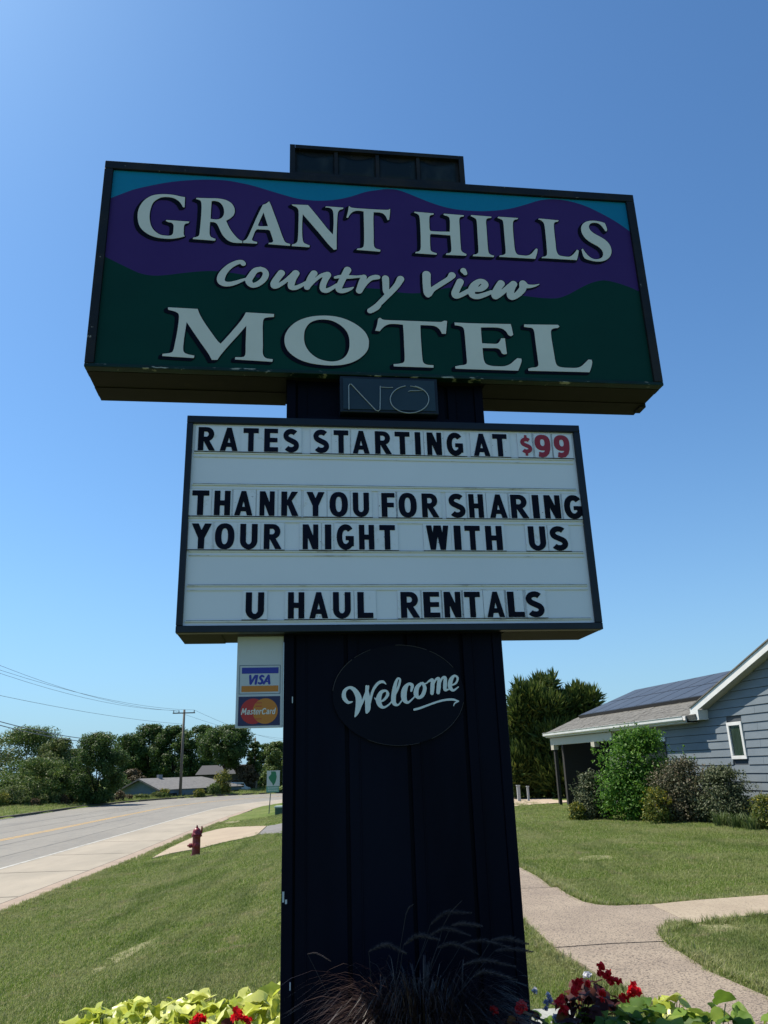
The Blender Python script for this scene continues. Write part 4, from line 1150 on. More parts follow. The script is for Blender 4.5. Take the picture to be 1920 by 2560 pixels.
for row, items, ym3, ym4 in ROWS:
    for (ch, reg, xl, xr) in items:
        fn = r3 if reg == 3 else r4
        ym = ym3 if reg == 3 else ym4
        a0 = fn(xl, ym, LB)[0]; a1 = fn(xr, ym, LB)[0]
        zb = bz[row] + 0.002
        hgt = 0.151
        z0_ = zb + (0.008 if ch == '$' else 0.0)
        wd, L = glyph_loops(ch)
        s = (a1 - a0) / wd
        hh = hgt * (0.93 if ch == '$' else 1.0)
        loops = [np.c_[a0 + l[:, 0] * s, z0_ + 0.003 + l[:, 1] * hh] for l in L]
        tile = MB().fbox(F, a0 - 0.017, a1 + 0.017, LB + 0.003, LB + 0.0065, zb - 0.0005, zb + hgt + 0.012).build('letter_tile', M_tile, rb)
        MB().fbox(F, a0 - 0.02, a1 + 0.02, LB - 0.0005, LB + 0.0022, zb - 0.0065, zb - 0.0006).build('rail_grime', M_grime2, rb)
        ol = plate('letter', loops, LB, 0.0028, M_red if ch in '$9' else M_black, rb)

# --- credit card panel
def r5(x, y, D=4.43): return plane(560 + x * 0.126582, 1560 + y * 0.126582, D)
CB = 4.43
def quad_rect(x0, y0, x1, y1, D=CB):
    p, q = r5(x0, y0, D), r5(x1, y1, D)
    return p[0], q[0], min(p[1], q[1]), max(p[1], q[1])
cz1 = BZ0 + 0.0
cl = r5(245, 1100)[0]; crr = PX0 - 0.004; czb = r5(600, 2055)[1]
cardp = MB().fbox(F, cl, crr, CB, CB + 0.02, czb, cz1 - 0.002).build('card_panel', M_cardw, sign, bevel=0.003)
vx0, vx1 = r5(300, 1100)[0], r5(1113, 1100)[0]; vz1, vz0 = r5(700, 812)[1], r5(700, 1383)[1]
M_thin = mat('thin_blue_border', (0.05, 0.09, 0.16), 0.5)
for (x0, x1, z0, z1) in ((vx0, vx1, vz1 - 0.003, vz1), (vx0, vx1, vz0, vz0 + 0.003), (vx0, vx0 + 0.003, vz0 + 0.003, vz1 - 0.003), (vx1 - 0.003, vx1, vz0 + 0.003, vz1 - 0.003)):
    MB().fbox(F, x0, x1, CB - 0.001, CB - 0.0002, z0, z1).build('border_line', M_thin, cardp)
bx0, bx1 = r5(350, 1100)[0], r5(1075, 1100)[0]
z1a, z0a = r5(700, 860)[1], r5(700, 978)[1]
MB().fbox(F, bx0, bx1, CB - 0.0015, CB - 0.0002, z0a, z1a).build('blue_bar', M_blueprint, cardp)
z1b, z0b = r5(700, 1220)[1], r5(700, 1338)[1]
MB().fbox(F, bx0, bx1, CB - 0.0015, CB - 0.0002, z0b, z1b).build('orange_bar', M_orange, cardp)
def small_word(name, strokes, x0, y0, hgt, slant, mt, depth, wdt=None, h=0.0006, xs_=1.0):
    st = []
    for s in strokes:
        P = np.array([(x0 + (x * xs_ + y * slant) * hgt, y0 + y * hgt, r * hgt) for (x, y, r) in s])
        st.append(catmull(P, 3) if len(P) > 3 else P)
    A = np.vstack(st); pad = 0.01
    X, Y = np.meshgrid(np.arange(A[:, 0].min() - pad, A[:, 0].max() + pad, h), np.arange(A[:, 1].min() - pad, A[:, 1].max() + pad, h))
    f = np.full(X.shape, 1e3)
    for s in st: f = np.minimum(f, sdf_stroke(X, Y, s))
    L = contour(f, X[0, 0], Y[0, 0], h, h * 0.3)
    plate(name, L, depth, 0.0006, mt, cardp)
    return A[:, 0].max()
tz1, tz0 = r5(700, 1008)[1], r5(700, 1192)[1]
th = tz1 - tz0
vx = r5(480, 1100)[0]; vxe = r5(945, 1100)[0]
VISA = [[(0.05, 0.92, 0.125), (0.22, 0.08, 0.125)], [(0.22, 0.08, 0.125), (0.56, 0.92, 0.115)],
        [(0.72, 0.08, 0.125), (0.72, 0.92, 0.125)],
        [(1.38, 0.83, 0.105), (1.2, 0.92, 0.115), (1.06, 0.78, 0.125), (1.14, 0.58, 0.125), (1.30, 0.42, 0.125), (1.34, 0.22, 0.125), (1.18, 0.08, 0.115), (1.0, 0.15, 0.105)],
        [(1.52, 0.08, 0.115), (1.86, 0.92, 0.125)], [(1.86, 0.92, 0.125), (2.06, 0.08, 0.125)], [(1.66, 0.30, 0.075), (2.0, 0.30, 0.075)]]
small_word('lettering', VISA, vx, tz0, th, 0.16, M_blueprint, CB - 0.0012, xs_=(vxe - vx) / th / 2.32)
mx0, mx1 = r5(280, 1700)[0], r5(1106, 1700)[0]; mz1, mz0 = r5(700, 1430)[1], r5(700, 2008)[1]
MB().fbox(F, mx0, mx1, CB - 0.0012, CB - 0.0002, mz0, mz1).build('card_emblem', M_mcnavy, cardp)
cr = (r5(700, 1470)[1] - r5(700, 1975)[1]) / 2
zc = (r5(700, 1470)[1] + r5(700, 1975)[1]) / 2
xr_ = r5(325, 1700)[0] + cr; xo_ = r5(1062, 1700)[0] - cr
circ = lambda cx: np.array([(cx + cr * math.cos(t), zc + cr * math.sin(t)) for t in np.linspace(0, 2 * math.pi, 48, endpoint=False)])
plate('emblem_disc', [circ(xr_)], CB - 0.0020, 0.0007, M_mcred, cardp)
plate('emblem_disc', [circ(xo_)], CB - 0.0028, 0.0007, M_orange, cardp)
for k in range(5):
    zz = zc + (0.62 - 0.13 * k if k < 3 else -0.50 - 0.13 * (k - 3)) * cr
    MB().fbox(F, xo_ - cr * 0.78, xr_ + cr * 0.70, CB - 0.0033, CB - 0.0030, zz, zz + 0.0035).build('emblem_stripe', M_mcred if k % 2 == 0 else M_orange, cardp)
MCW = {  # name lettering, x advance in cap heights
}
r_ = 0.085
def cs(o, S): return [[(x + o, y, r) for (x, y, r) in s] for s in S]
l_M = [[(0.05, 0.05, r_), (0.12, 0.95, r_)], [(0.12, 0.95, r_), (0.38, 0.3, r_)], [(0.38, 0.3, r_), (0.64, 0.95, r_)], [(0.64, 0.95, r_), (0.72, 0.05, r_)]]
l_a = [[(0.08, 0.55, .07), (0.22, 0.66, .07), (0.38, 0.6, .08), (0.4, 0.4, .08), (0.4, 0.05, .08)], [(0.38, 0.4, .06), (0.2, 0.38, .07), (0.06, 0.2, .08), (0.18, 0.05, .07), (0.38, 0.16, .06)]]
l_s = [[(0.36, 0.6, .07), (0.2, 0.67, .07), (0.08, 0.53, .07), (0.22, 0.37, .08), (0.36, 0.2, .07), (0.2, 0.05, .07), (0.03, 0.12, .07)]]
l_t = [[(0.14, 0.86, .08), (0.14, 0.18, .08), (0.3, 0.05, .07)], [(0.0, 0.63, .06), (0.3, 0.63, .06)]]
l_e = [[(0.06, 0.36, .06), (0.42, 0.36, .06), (0.38, 0.6, .07), (0.22, 0.66, .07), (0.05, 0.5, .08), (0.05, 0.2, .08), (0.2, 0.05, .07), (0.4, 0.12, .06)]]
l_r = [[(0.08, 0.05, .08), (0.08, 0.65, .08)], [(0.08, 0.45, .06), (0.2, 0.63, .07), (0.33, 0.62, .07)]]
l_C = [[(0.6, 0.8, .08), (0.38, 0.93, .085), (0.12, 0.72, .095), (0.08, 0.45, .095), (0.18, 0.12, .09), (0.4, 0.05, .085), (0.6, 0.16, .08)]]
l_d = [[(0.4, 0.95, .08), (0.4, 0.05, .08)], [(0.38, 0.58, .06), (0.2, 0.65, .07), (0.05, 0.4, .08), (0.1, 0.1, .08), (0.26, 0.05, .07), (0.38, 0.15, .06)]]
MCN = cs(0, l_M) + cs(0.92, l_a) + cs(1.5, l_s) + cs(2.0, l_t) + cs(2.42, l_e) + cs(3.0, l_r) + cs(3.45, l_C) + cs(4.22, l_a) + cs(4.82, l_r) + cs(5.25, l_d)
tz1, tz0 = r5(700, 1662)[1], r5(700, 1785)[1]; th = tz1 - tz0
vx = r5(340, 1720)[0]; vxe = r5(1030, 1720)[0]
small_word('lettering', MCN, vx, tz0, th, 0.18, M_letter, CB - 0.0042, xs_=((vxe - vx) / th - 0.2) / 5.75)

# --- welcome oval
WD = PD0 - 0.012
def r6(x, y): return plane(700 + x * 0.34961, 1560 + y * 0.34961, WD)
pl_, pt_, pr_, pb_ = r6(376, 500), r6(860, 150), r6(1318, 520), r6(880, 868)
ocx = (pl_[0] + pr_[0]) / 2; ocz = (pt_[1] + pb_[1]) / 2; orx = (pr_[0] - pl_[0]) / 2; orz = (pt_[1] - pb_[1]) / 2
ov = lambda k, dk=0: np.array([(ocx + (orx + dk) * math.cos(t), ocz + (orz + dk) * math.sin(t)) for t in np.linspace(0, 2 * math.pi, 72, endpoint=False)])
M_oval = mat('welcome_plaque', (0.0015, 0.002, 0.008), 0.55, spec=0.1, col2=(0.002, 0.003, 0.010), scale=3, col3=(0.12, 0.11, 0.12), scale3=38, fac3=(0.76, 0.8))
plq = plate('welcome_plaque', [ov(0)], WD, 0.012, M_oval, sign)
for (t0, t1, r) in ((2.35, 3.05, 0.0022), (1.1, 1.6, 0.0018), (0.55, 1.05, 0.0018), (2.0, 2.3, 0.0015), (5.2, 6.1, 0.0014), (4.2, 5.0, 0.0012)):
    MB().tube([F(ocx + orx * math.cos(t), WD - 0.001, ocz + orz * math.sin(t)) for t in np.linspace(t0, t1, 14)], r, 5).build('worn_edge', M_worn, plq)
WEL = [
    [(518, 556, 6), (485, 560, 16), (458, 525, 20), (462, 480, 18), (495, 455, 14), (530, 470, 20), (560, 520, 26), (562, 580, 26), (550, 630, 20), (536, 662, 8)],
    [(545, 650, 8), (575, 590, 12), (605, 520, 14), (625, 470, 14), (632, 445, 10)],
    [(618, 445, 12), (625, 520, 22), (628, 600, 24), (620, 632, 14)],
    [(630, 625, 8), (645, 550, 13), (665, 475, 14), (700, 425, 15), (735, 413, 14), (757, 430, 6)],
    [(678, 530, 7), (700, 556, 8), (740, 545, 12), (770, 505, 16), (757, 478, 12), (722, 490, 18), (704, 540, 24), (716, 582, 20), (745, 596, 12), (785, 570, 9), (815, 525, 8)],
    [(812, 530, 9), (845, 455, 13), (858, 400, 12), (840, 392, 12), (822, 440, 18), (812, 515, 22), (815, 565, 20), (845, 578, 10), (880, 535, 8)],
    [(938, 478, 12), (945, 440, 17), (917, 430, 14), (890, 470, 24), (886, 530, 24), (910, 562, 14), (945, 538, 9), (978, 500, 8)],
    [(1008, 425, 14), (980, 455, 20), (972, 500, 22), (990, 527, 15), (1020, 508, 18), (1035, 458, 18), (1020, 423, 14)], [(1020, 430, 10), (1045, 425, 8), (1062, 410, 10)],
    [(1060, 412, 10), (1088, 400, 16), (1090, 440, 20), (1086, 495, 18)], [(1090, 450, 8), (1112, 400, 12), (1135, 392, 16), (1135, 440, 20), (1130, 490, 18)],
    [(1136, 445, 8), (1158, 390, 12), (1180, 385, 16), (1180, 430, 19), (1180, 470, 16), (1205, 468, 8)],
    [(1212, 442, 9), (1255, 425, 11), (1270, 388, 12), (1247, 370, 12), (1222, 400, 20), (1215, 448, 20), (1238, 475, 13), (1275, 450, 7)],
    [(960, 612, 12), (1000, 602, 12), (1080, 572, 11), (1160, 547, 11), (1230, 540, 12), (1275, 552, 8)], [(1275, 552, 9), (1250, 566, 8), (1240, 586, 4)]]
st = []
for s in WEL:
    P3 = []
    for (x, y, r) in s:
        c = r6(x, y); e = r6(x + r, y); P3.append([c[0], c[1], np.linalg.norm(e - c) * (0.44 + 0.36 * min(1, r / 24))])
    st.append(catmull(P3, 5))
f, gx0, gy0 = word(st, 0.0018)
plate('script_word', contour(f, gx0, gy0, 0.0018, 0.0004), WD - 0.003, 0.0025, M_welcome, plq)

# ------------------------------------------------------------------ foliage tools
def unit(n, rg):
    v = rg.normal(size=(n, 3)); return v / np.linalg.norm(v, axis=1)[:, None]

def leaf_cloud(blobs, n, size, rg, up=0.3, shell=0.55, aspect=0.55, droop=0.0, fold=0.0):
    """blobs: (k, 6) centre + radii -> (n,4,3) leaf quads and a tint each"""
    B = np.asarray(blobs, float)
    wgt = (B[:, 3] * B[:, 4] + B[:, 4] * B[:, 5] + B[:, 3] * B[:, 5]); wgt /= wgt.sum()
    k = rg.choice(len(B), n, p=wgt)
    d = unit(n, rg)
    rr = 1 - (1 - shell) * rg.uniform(0, 1, n) ** 1.6
    rr *= 1 + 0.10 * rg.normal(size=n)
    c = B[k, :3] + d * B[k, 3:6] * rr[:, None]
    nrm = d + unit(n, rg) * 0.9 + np.array([0, 0, up])
    nrm /= np.linalg.norm(nrm, axis=1)[:, None]
    t = np.cross(nrm, unit(n, rg)); t /= np.linalg.norm(t, axis=1)[:, None] + 1e-9
    b = np.cross(nrm, t)
    s = size * rg.uniform(0.6, 1.35, n)[:, None]
    L, W = t * s, b * s * aspect
    V = np.stack([c - L * 0.5, c + W * 0.5 - L * 0.05, c + L * 0.55, c - W * 0.5 - L * 0.05], 1)
    tint = np.clip(rg.normal(0.5, 0.2, n) + 0.10 * (rg.uniform(size=len(B)) - 0.5)[k] * 2, 0, 1)
    return V, tint

def spray_cloud(blobs, n, length, width, rg, upb=0.8):
    """elongated upright sprays for junipers and similar"""
    B = np.asarray(blobs, float)
    wgt = B[:, 3] * B[:, 5]; wgt /= wgt.sum()
    k = rg.choice(len(B), n, p=wgt)
    d = unit(n, rg)
    rr = 1 - 0.5 * rg.uniform(0, 1, n) ** 1.5
    c = B[k, :3] + d * B[k, 3:6] * rr[:, None]
    t = d * 0.8 + np.array([0, 0, upb]) + rg.normal(0, 0.3, (n, 3)); t /= np.linalg.norm(t, axis=1)[:, None]
    s = np.cross(t, unit(n, rg)); s /= np.linalg.norm(s, axis=1)[:, None]
    L = length * rg.uniform(0.5, 1.3, n)[:, None]; W = width * rg.uniform(0.6, 1.3, n)[:, None]
    V = np.stack([c - s * W * 0.3, c + t * L * 0.45 - s * W * 0.5, c + t * L, c + t * L * 0.45 + s * W * 0.5], 1)
    return V, np.clip(rg.normal(0.5, 0.22, n), 0, 1)

M_bark = mat('bark', (0.06, 0.048, 0.035), 0.95, col2=(0.035, 0.028, 0.02), scale=6, bump=0.6, bscale=14, stretch=(1, 1, 0.2))
FOL = {
    'dark': leaf_mat('foliage_dark', [(0.024, 0.052, 0.014), (0.048, 0.09, 0.022), (0.08, 0.135, 0.032), (0.13, 0.2, 0.05)], trans=0.42),
    'mid': leaf_mat('foliage_mid', [(0.045, 0.08, 0.018), (0.075, 0.125, 0.028), (0.115, 0.17, 0.04), (0.18, 0.215, 0.065)], trans=0.35),
    'olive': leaf_mat('foliage_olive', [(0.055, 0.08, 0.024), (0.09, 0.125, 0.034), (0.13, 0.17, 0.05), (0.19, 0.205, 0.08)], trans=0.35),
    'bright': leaf_mat('foliage_bright', [(0.035, 0.10, 0.010), (0.06, 0.155, 0.015), (0.095, 0.21, 0.022), (0.16, 0.28, 0.04)], trans=0.4),
    'yellow': leaf_mat('foliage_yellow', [(0.04, 0.07, 0.015), (0.07, 0.11, 0.02), (0.11, 0.14, 0.025), (0.2, 0.19, 0.03), (0.42, 0.34, 0.03)], trans=0.3),
    'brown': leaf_mat('foliage_brown', [(0.05, 0.045, 0.022), (0.09, 0.07, 0.035), (0.13, 0.095, 0.05), (0.16, 0.12, 0.06)], trans=0.2),
    'grey': leaf_mat('foliage_grey', [(0.03, 0.045, 0.018), (0.06, 0.08, 0.032), (0.10, 0.12, 0.055), (0.17, 0.175, 0.10)], trans=0.2),
    'russet': leaf_mat('foliage_russet', [(0.03, 0.04, 0.018), (0.06, 0.07, 0.03), (0.105, 0.095, 0.05), (0.17, 0.12, 0.08)], trans=0.2),
    'juniper': leaf_mat('foliage_juniper', [(0.024, 0.05, 0.012), (0.055, 0.09, 0.02), (0.105, 0.145, 0.03), (0.19, 0.20, 0.045)], trans=0.22),
}

def tree(name, loc, h, w_, fol, label, group=None, seed=0, n=9000, leaf=0.28, base=0.25, shape='round', nb=80, bsz=0.125, shoots=0, cat='tree', depth=None, limbs=True, trunk_r=None, shell=0.5):
    rg = np.random.default_rng(seed)
    root = empty(name, loc)
    tag(root, label, cat, group)
    dd = depth or w_
    blobs = []
    for i in range(nb):
        v = rg.uniform(0, 1)
        z = h * (base + (1 - base) * v)
        if shape == 'round': env = math.sqrt(max(0.05, 1 - (2 * v - 0.95) ** 2))
        elif shape == 'cone': env = 1.05 - 0.85 * v
        elif shape == 'vase': env = 0.55 + 0.6 * math.sin(math.pi * min(1, v * 0.9))
        else: env = math.sqrt(max(0.08, 1 - v ** 2.2))
        a = rg.uniform(0, 6.283); r = math.sqrt(rg.uniform(0.05, 1)) * env * (0.5 - bsz * 0.9)
        br = rg.uniform(0.55, 1.15) * bsz
        blobs.append([math.cos(a) * r * w_, math.sin(a) * r * dd, min(z, h - br * min(h, w_) * 0.8), br * w_, br * dd, br * min(h, w_) * 0.85])
    if shape == 'dome':
        blobs.append([0, 0, h * 0.45, w_ * 0.43, dd * 0.43, h * 0.46])
        blobs.append([0, 0, h * 0.25, w_ * 0.46, dd * 0.46, h * 0.28])
        for i in range(9):
            a = i * 0.698; zz_ = h * (0.18 + 0.16 * (i % 2))
            blobs.append([math.cos(a) * w_ * 0.3, math.sin(a) * dd * 0.3, zz_, w_ * 0.2, dd * 0.2, h * 0.16])
    V, tint = leaf_cloud(blobs, n, leaf, rg, shell=shell)
    if shoots:
        VV, TT = [V], [tint]
        for i in range(shoots):
            a = rg.uniform(0, 6.283); e = rg.uniform(0.15, 1.4)
            d = np.array([math.cos(a) * math.cos(e), math.sin(a) * math.cos(e), math.sin(e)])
            p0 = d * np.array([w_ * 0.46, dd * 0.46, h * 0.44]) + np.array([0, 0, h * 0.5])
            g = d * 0.7 + np.array([0, 0, 0.6]) + rg.normal(0, 0.25, 3); g /= np.linalg.norm(g)
            L_ = h * rg.uniform(0.05, 0.17)
            m_ = max(6, int(L_ / leaf * 3.5))
            t = rg.uniform(-0.3, 1, m_)[:, None]
            c = p0 + g * L_ * t + rg.normal(0, leaf * 0.25, (m_, 3))
            u_ = unit(m_, rg); v_ = np.cross(u_, unit(m_, rg)); v_ /= np.linalg.norm(v_, axis=1)[:, None]
            s_ = leaf * rg.uniform(0.5, 1.2, m_)[:, None]
            VV.append(np.stack([c - u_ * s_ * 0.5, c + v_ * s_ * 0.27, c + u_ * s_ * 0.5, c - v_ * s_ * 0.27], 1))
            TT.append(np.clip(rg.normal(0.65, 0.2, m_), 0, 1))
        V = np.concatenate(VV); tint = np.concatenate(TT)
    V[:, :, 2] = np.maximum(V[:, :, 2], 0.03)
    quads_obj('crown', V, fol, root, world_coords=False, rnd=tint)
    if limbs:
        tr = trunk_r or h * 0.022
        b = MB()
        top = h * min(0.8, base + 0.35)
        b.tube([(0, 0, -0.4), (0.02 * h * rg.normal(), 0, top * 0.4), (0.03 * h * rg.normal(), 0.02 * h, top)], [tr * 1.25, tr, tr * 0.5], 7)
        for i in range(6):
            q = blobs[rg.integers(0, nb)]
            z0 = h * rg.uniform(base * 0.7, base + 0.2)
            b.tube([(0, 0, z0), (q[0] * 0.5, q[1] * 0.5, (z0 + q[2]) * 0.5), (q[0], q[1], q[2])], [tr * 0.55, tr * 0.35, tr * 0.15], 5)
        b.build('trunk', M_bark, root, world_coords=False, smooth=True)
    return root

def bush_at(name, px, py, Y, width_px, height_px, fol, label, seed, n=7000, leaf=0.06, cat='shrub', group=None, nb=60, shape='dome', z=None, depth=None, shell=0.35, bsz=0.17, shoots=70):
    """px,py = foot of the shrub in the photograph, Y = forward distance"""
    if name != 'roadside_shrub' and name != 'weed_clump':
        Y = float(min(onT(px, py)[1], Y + 3.2))
    p = aty(px, py, Y)
    w_ = width_px / 1662 * Y * 1.12; h = height_px / 1662 * Y * 1.05
    zz = H([p[:2]])[0] if z is None else z
    t = tree(name, (p[0], p[1], zz - 0.02), h, w_, fol, label, group, seed, n, leaf, base=0.02, shape=shape, nb=nb, cat=cat, depth=depth or w_, limbs=True, trunk_r=0.02, shell=shell, bsz=bsz, shoots=shoots)
    return t

# ------------------------------------------------------------------ far trees
def far_tree(px, ytop, width_px, Y, fol, label, seed, zbase=None, n=9000, **kw):
    p = aty(px, 1700, Y); zt = aty(px, ytop, Y)[2]
    zb = H([p[:2]])[0] if zbase is None else zbase
    w_ = width_px / 1662 * Y * 1.05
    return tree(kw.pop('name', 'broadleaf_tree'), (p[0], p[1], zb), (zt - zb) * 1.04, w_ * 1.1, fol, label, kw.pop('group', 'trees beyond the road'), seed, int(n * 1.7), kw.pop('leaf', Y * 0.0025), **kw)

far_tree(-60, 1590, 170, 78, FOL['olive'], 'bushy olive tree cut by the left edge of the photo', 11, base=0.08)
far_tree(52, 1577, 165, 84, FOL['mid'], 'tall feathery tree leftmost beyond the road, behind the round roadside bush', 12, n=13000, base=0.08)
far_tree(118, 1600, 100, 80, FOL['olive'], 'willow like tree with upright twigs just left of the dense dark tree', 13, base=0.06)
far_tree(75, 1640, 150, 72, FOL['mid'], 'low bright leaved tree standing in front of the feathery leftmost tree', 14, base=0.02, n=8000)
far_tree(160, 1622, 70, 88, FOL['dark'], 'shadowy tree filling the gap left of the dense dark tree', 15, base=0.05)
far_tree(205, 1588, 118, 74, FOL['dark'], 'dense dark tree with rounded crown left of the small blue house', 16, n=16000, base=0.03, shell=0.4)
far_tree(272, 1590, 95, 125, FOL['dark'], 'open crowned tree showing sky through its limbs above the brown shrub', 17, base=0.38, n=7000)
far_tree(318, 1572, 105, 128, FOL['dark'], 'tall tree with flat top behind the small blue house gable', 18, base=0.3, n=9500)
far_tree(372, 1574, 100, 126, FOL['dark'], 'tall dark tree right behind the wooden utility pole', 19, base=0.25, n=9500)
far_tree(428, 1573, 90, 124, FOL['dark'], 'tall dark tree just right of the wooden utility pole', 20, base=0.25, n=9500)
far_tree(487, 1572, 112, 103, FOL['dark'], 'large rounded dark tree above the dark farmhouse roof', 21, base=0.42, n=14000)
far_tree(448, 1640, 50, 122, FOL['dark'], 'low tree between the blue house and the dark farmhouse', 22, base=0.05, n=5000)
far_tree(340, 1640, 200, 134, FOL['dark'], 'dark undergrowth trees behind the small blue house roof', 23, base=0.0, n=12000)
far_tree(150, 1660, 110, 96, FOL['dark'], 'dark thicket in the gap behind the dense dark tree', 31, base=0.0, n=6000)
far_tree(250, 1668, 60, 100, FOL['dark'], 'dark thicket right of the dense dark tree trunk', 32, base=0.0, n=5000)
far_tree(520, 1665, 120, 126, FOL['dark'], 'dark thicket behind the white van', 33, base=0.0, n=7000)
far_tree(549, 1606, 34, 105, FOL['dark'], 'slender tree with round head beside the second utility pole', 24, base=0.35, n=4000, leaf=0.25)
far_tree(572, 1612, 50, 130, FOL['dark'], 'distant dark tree behind the green state marker', 25, base=0.1, n=5000)
far_tree(596, 1606, 62, 98, FOL['mid'], 'light green tree directly behind the green state marker', 26, base=0.03, n=8000)
far_tree(640, 1600, 70, 96, FOL['mid'], 'green tree beyond the road half hidden by the navy pylon', 27, base=0.03, n=6000)
far_tree(530, 1655, 52, 104, FOL['brown'], 'greyish drooping tree in front of the dark farmhouse', 28, base=0.1, n=4500)
far_tree(285, 1665, 62, 112, FOL['brown'], 'reddish brown shrub above the left end of the blue house', 29, base=0.05, n=5000, name='tall_shrub')
wb = []
rgw = np.random.default_rng(3)
for i in range(420):
    px = rgw.uniform(690, 2100); Y = rgw.uniform(112, 140); p = aty(px, 1700, Y); h_ = rgw.uniform(0, 8.5)
    wb.append([p[0], p[1], (-2.5 if px < 760 else -0.6) + h_ * (0.75 + 0.25 * math.sin(px * 0.02)), 3.0, 3.0, 2.2])
V, tn = leaf_cloud(wb, 90000, 0.5, rgw, shell=0.4)
wood = quads_obj('far_woods', V, FOL['mid'], rnd=tn)
tag(wood, 'far off wood beyond the bend of the road', 'woods', kind='stuff')

# ------------------------------------------------------------------ roadside weeds and shrubs beyond the road
def road_shrub(px, py, Y, wpx, hpx, fol, label, seed, **kw):
    g_ = onT(px, py); Y = g_[1]
    return bush_at(kw.pop('name', 'roadside_shrub'), px, py, Y, wpx, hpx, fol, label, seed, leaf=kw.pop('leaf', 0.17), n=kw.pop('n', 3500), nb=kw.pop('nb', 14), **kw)
road_shrub(28, 1741, 57, 62, 38, FOL['olive'], 'round dark green bush at the left end of the far verge', 51, n=5000)
road_shrub(-8, 1745, 55, 40, 30, FOL['yellow'], 'yellowish bush cut by the left edge on the far verge', 52)
road_shrub(190, 1731, 66, 52, 32, FOL['yellow'], 'goldenrod clump with yellow flower heads before the dense dark tree', 53)
road_shrub(352, 1721, 82, 26, 14, FOL['yellow'], 'small yellow green bush in front of the blue house wall', 54)
road_shrub(430, 1721, 88, 22, 16, FOL['yellow'], 'small bush just right of the wooden utility pole foot', 55)
road_shrub(480, 1714, 92, 34, 42, FOL['yellow'], 'tall yellow green bush in front of the dark farmhouse', 56, n=4000)
road_shrub(462, 1716, 90, 26, 20, FOL['mid'], 'low green bush left of the tall yellow green one', 57)
WEEDL = ['weedy clump just right of the round dark green bush', 'second weedy clump right of the round dark green bush', 'third weedy clump right of the round dark green bush', 'fourth weedy clump right of the round dark green bush',
         'fifth weedy clump right of the round dark green bush', 'weedy clump just left of the goldenrod clump', 'weedy clump touching the goldenrod clump', 'weedy clump just right of the goldenrod clump', 'weedy clump below the dense dark tree',
         'weedy clump under the right side of the dense dark tree', 'weedy clump before the left corner of the blue house', 'weedy clump before the gable of the blue house', 'weedy clump below the gable peak of the blue house',
         'weedy clump left of the small yellow green bush', 'weedy clump right of the small yellow green bush', 'weedy clump just left of the utility pole foot']
for k in range(16):
    px = 55 + k * 20 + random.uniform(-6, 6)
    Yk = 62 + k * 1.7
    road_shrub(px, 1741 - k * 1.1 if px < 260 else 1727 - (px - 260) * 0.05, Yk, random.uniform(16, 26), random.uniform(12, 22) if px < 260 else random.uniform(6, 10), FOL[random.choice(['olive', 'grey', 'olive', 'mid', 'brown'])],
               WEEDL[k], 60 + k, name='weed_clump', cat='weeds', group='weed clumps along the far verge', n=1100, leaf=0.15, nb=7)
# verge grass beyond the road
P = []
for _ in range(9000):
    i = random.randint(0, len(FARC) - 2); t = random.random()
    a, b_ = FARC[i], FARC[i + 1]
    if not (20 < a[1] < 108 and a[0] < 10): continue
    q = a + (b_ - a) * t; d = (b_ - a) / np.linalg.norm(b_ - a); nrm = np.array([-d[1], d[0]])
    P.append(q + nrm * random.uniform(0.35, 8))
P = np.array(P); n = len(P)
gn_scatter('verge_grass', np.c_[P, H(P)], np.c_[RNG.normal(0, 0.2, n), RNG.normal(0, 0.2, n), RNG.uniform(0, 6.28, n)], RNG.uniform(3.5, 7, n), tuft)
tag(bpy.data.objects['verge_grass'], 'rough green grass on the far verge of the road', 'grass', kind='stuff')

# ------------------------------------------------------------------ houses beyond the road
M_roofg = mat('grey_shingle', (0.17, 0.165, 0.16), 0.9, col2=(0.12, 0.12, 0.12), scale=3)
M_bluewall = mat('blue_grey_wall', (0.16, 0.23, 0.30), 0.8, col2=(0.13, 0.2, 0.27), scale=2)
M_palewall = mat('pale_wall', (0.2, 0.22, 0.24), 0.8)
M_darkwall = mat('dark_wall', (0.035, 0.035, 0.04), 0.8)
M_winglass = mat('window_glass', (0.02, 0.025, 0.03), 0.08, spec=0.8)
M_trimw = mat('white_trim', (0.68, 0.68, 0.66), 0.5, col2=(0.58, 0.58, 0.56), scale=3)
# small blue house: gable end towards the left
hA = aty(262, 1722, 88); hB = aty(330, 1700, 92); hC = aty(432, 1700, 97)
house2 = empty('blue_house', (hA[0] + 6, hA[1] + 6, -3.4))
tag(house2, 'small blue house with grey roof beyond the road behind the wooden utility pole', 'house')
gl = aty(256, 1704, 92); ga = aty(302, 1684, 90); gr = aty(347, 1706, 88)
ze = 0.5 * (gl[2] + gr[2]); P0 = np.array([gl[0], gl[1]]); P1 = np.array([gr[0], gr[1]])
ax = (P1 - P0) / np.linalg.norm(P1 - P0); back = np.array([-ax[1], ax[0]])
if back[1] < 0: back = -back
Wd = np.linalg.norm(P1 - P0)
def HB(a, b, c):
    q = P0 + ax * a + back * b
    return (q[0], q[1], c)
Lh = 12.5; zr_ = ga[2] + 0.1
b = MB(); b.fbox(HB, 0.3, Wd - 0.3, 0.3, Lh, -4.2, ze)
b.add([HB(0.3, 0.3, ze), HB(Wd - 0.3, 0.3, ze), HB(Wd / 2, 0.3, zr_ - 0.12), HB(0.3, Lh, ze), HB(Wd - 0.3, Lh, ze), HB(Wd / 2, Lh - 3.4, zr_ - 0.12)], [(0, 1, 2), (5, 4, 3)])
b.build('wall', M_bluewall, house2)
za = ze - 0.1
RL = Lh - 3.4
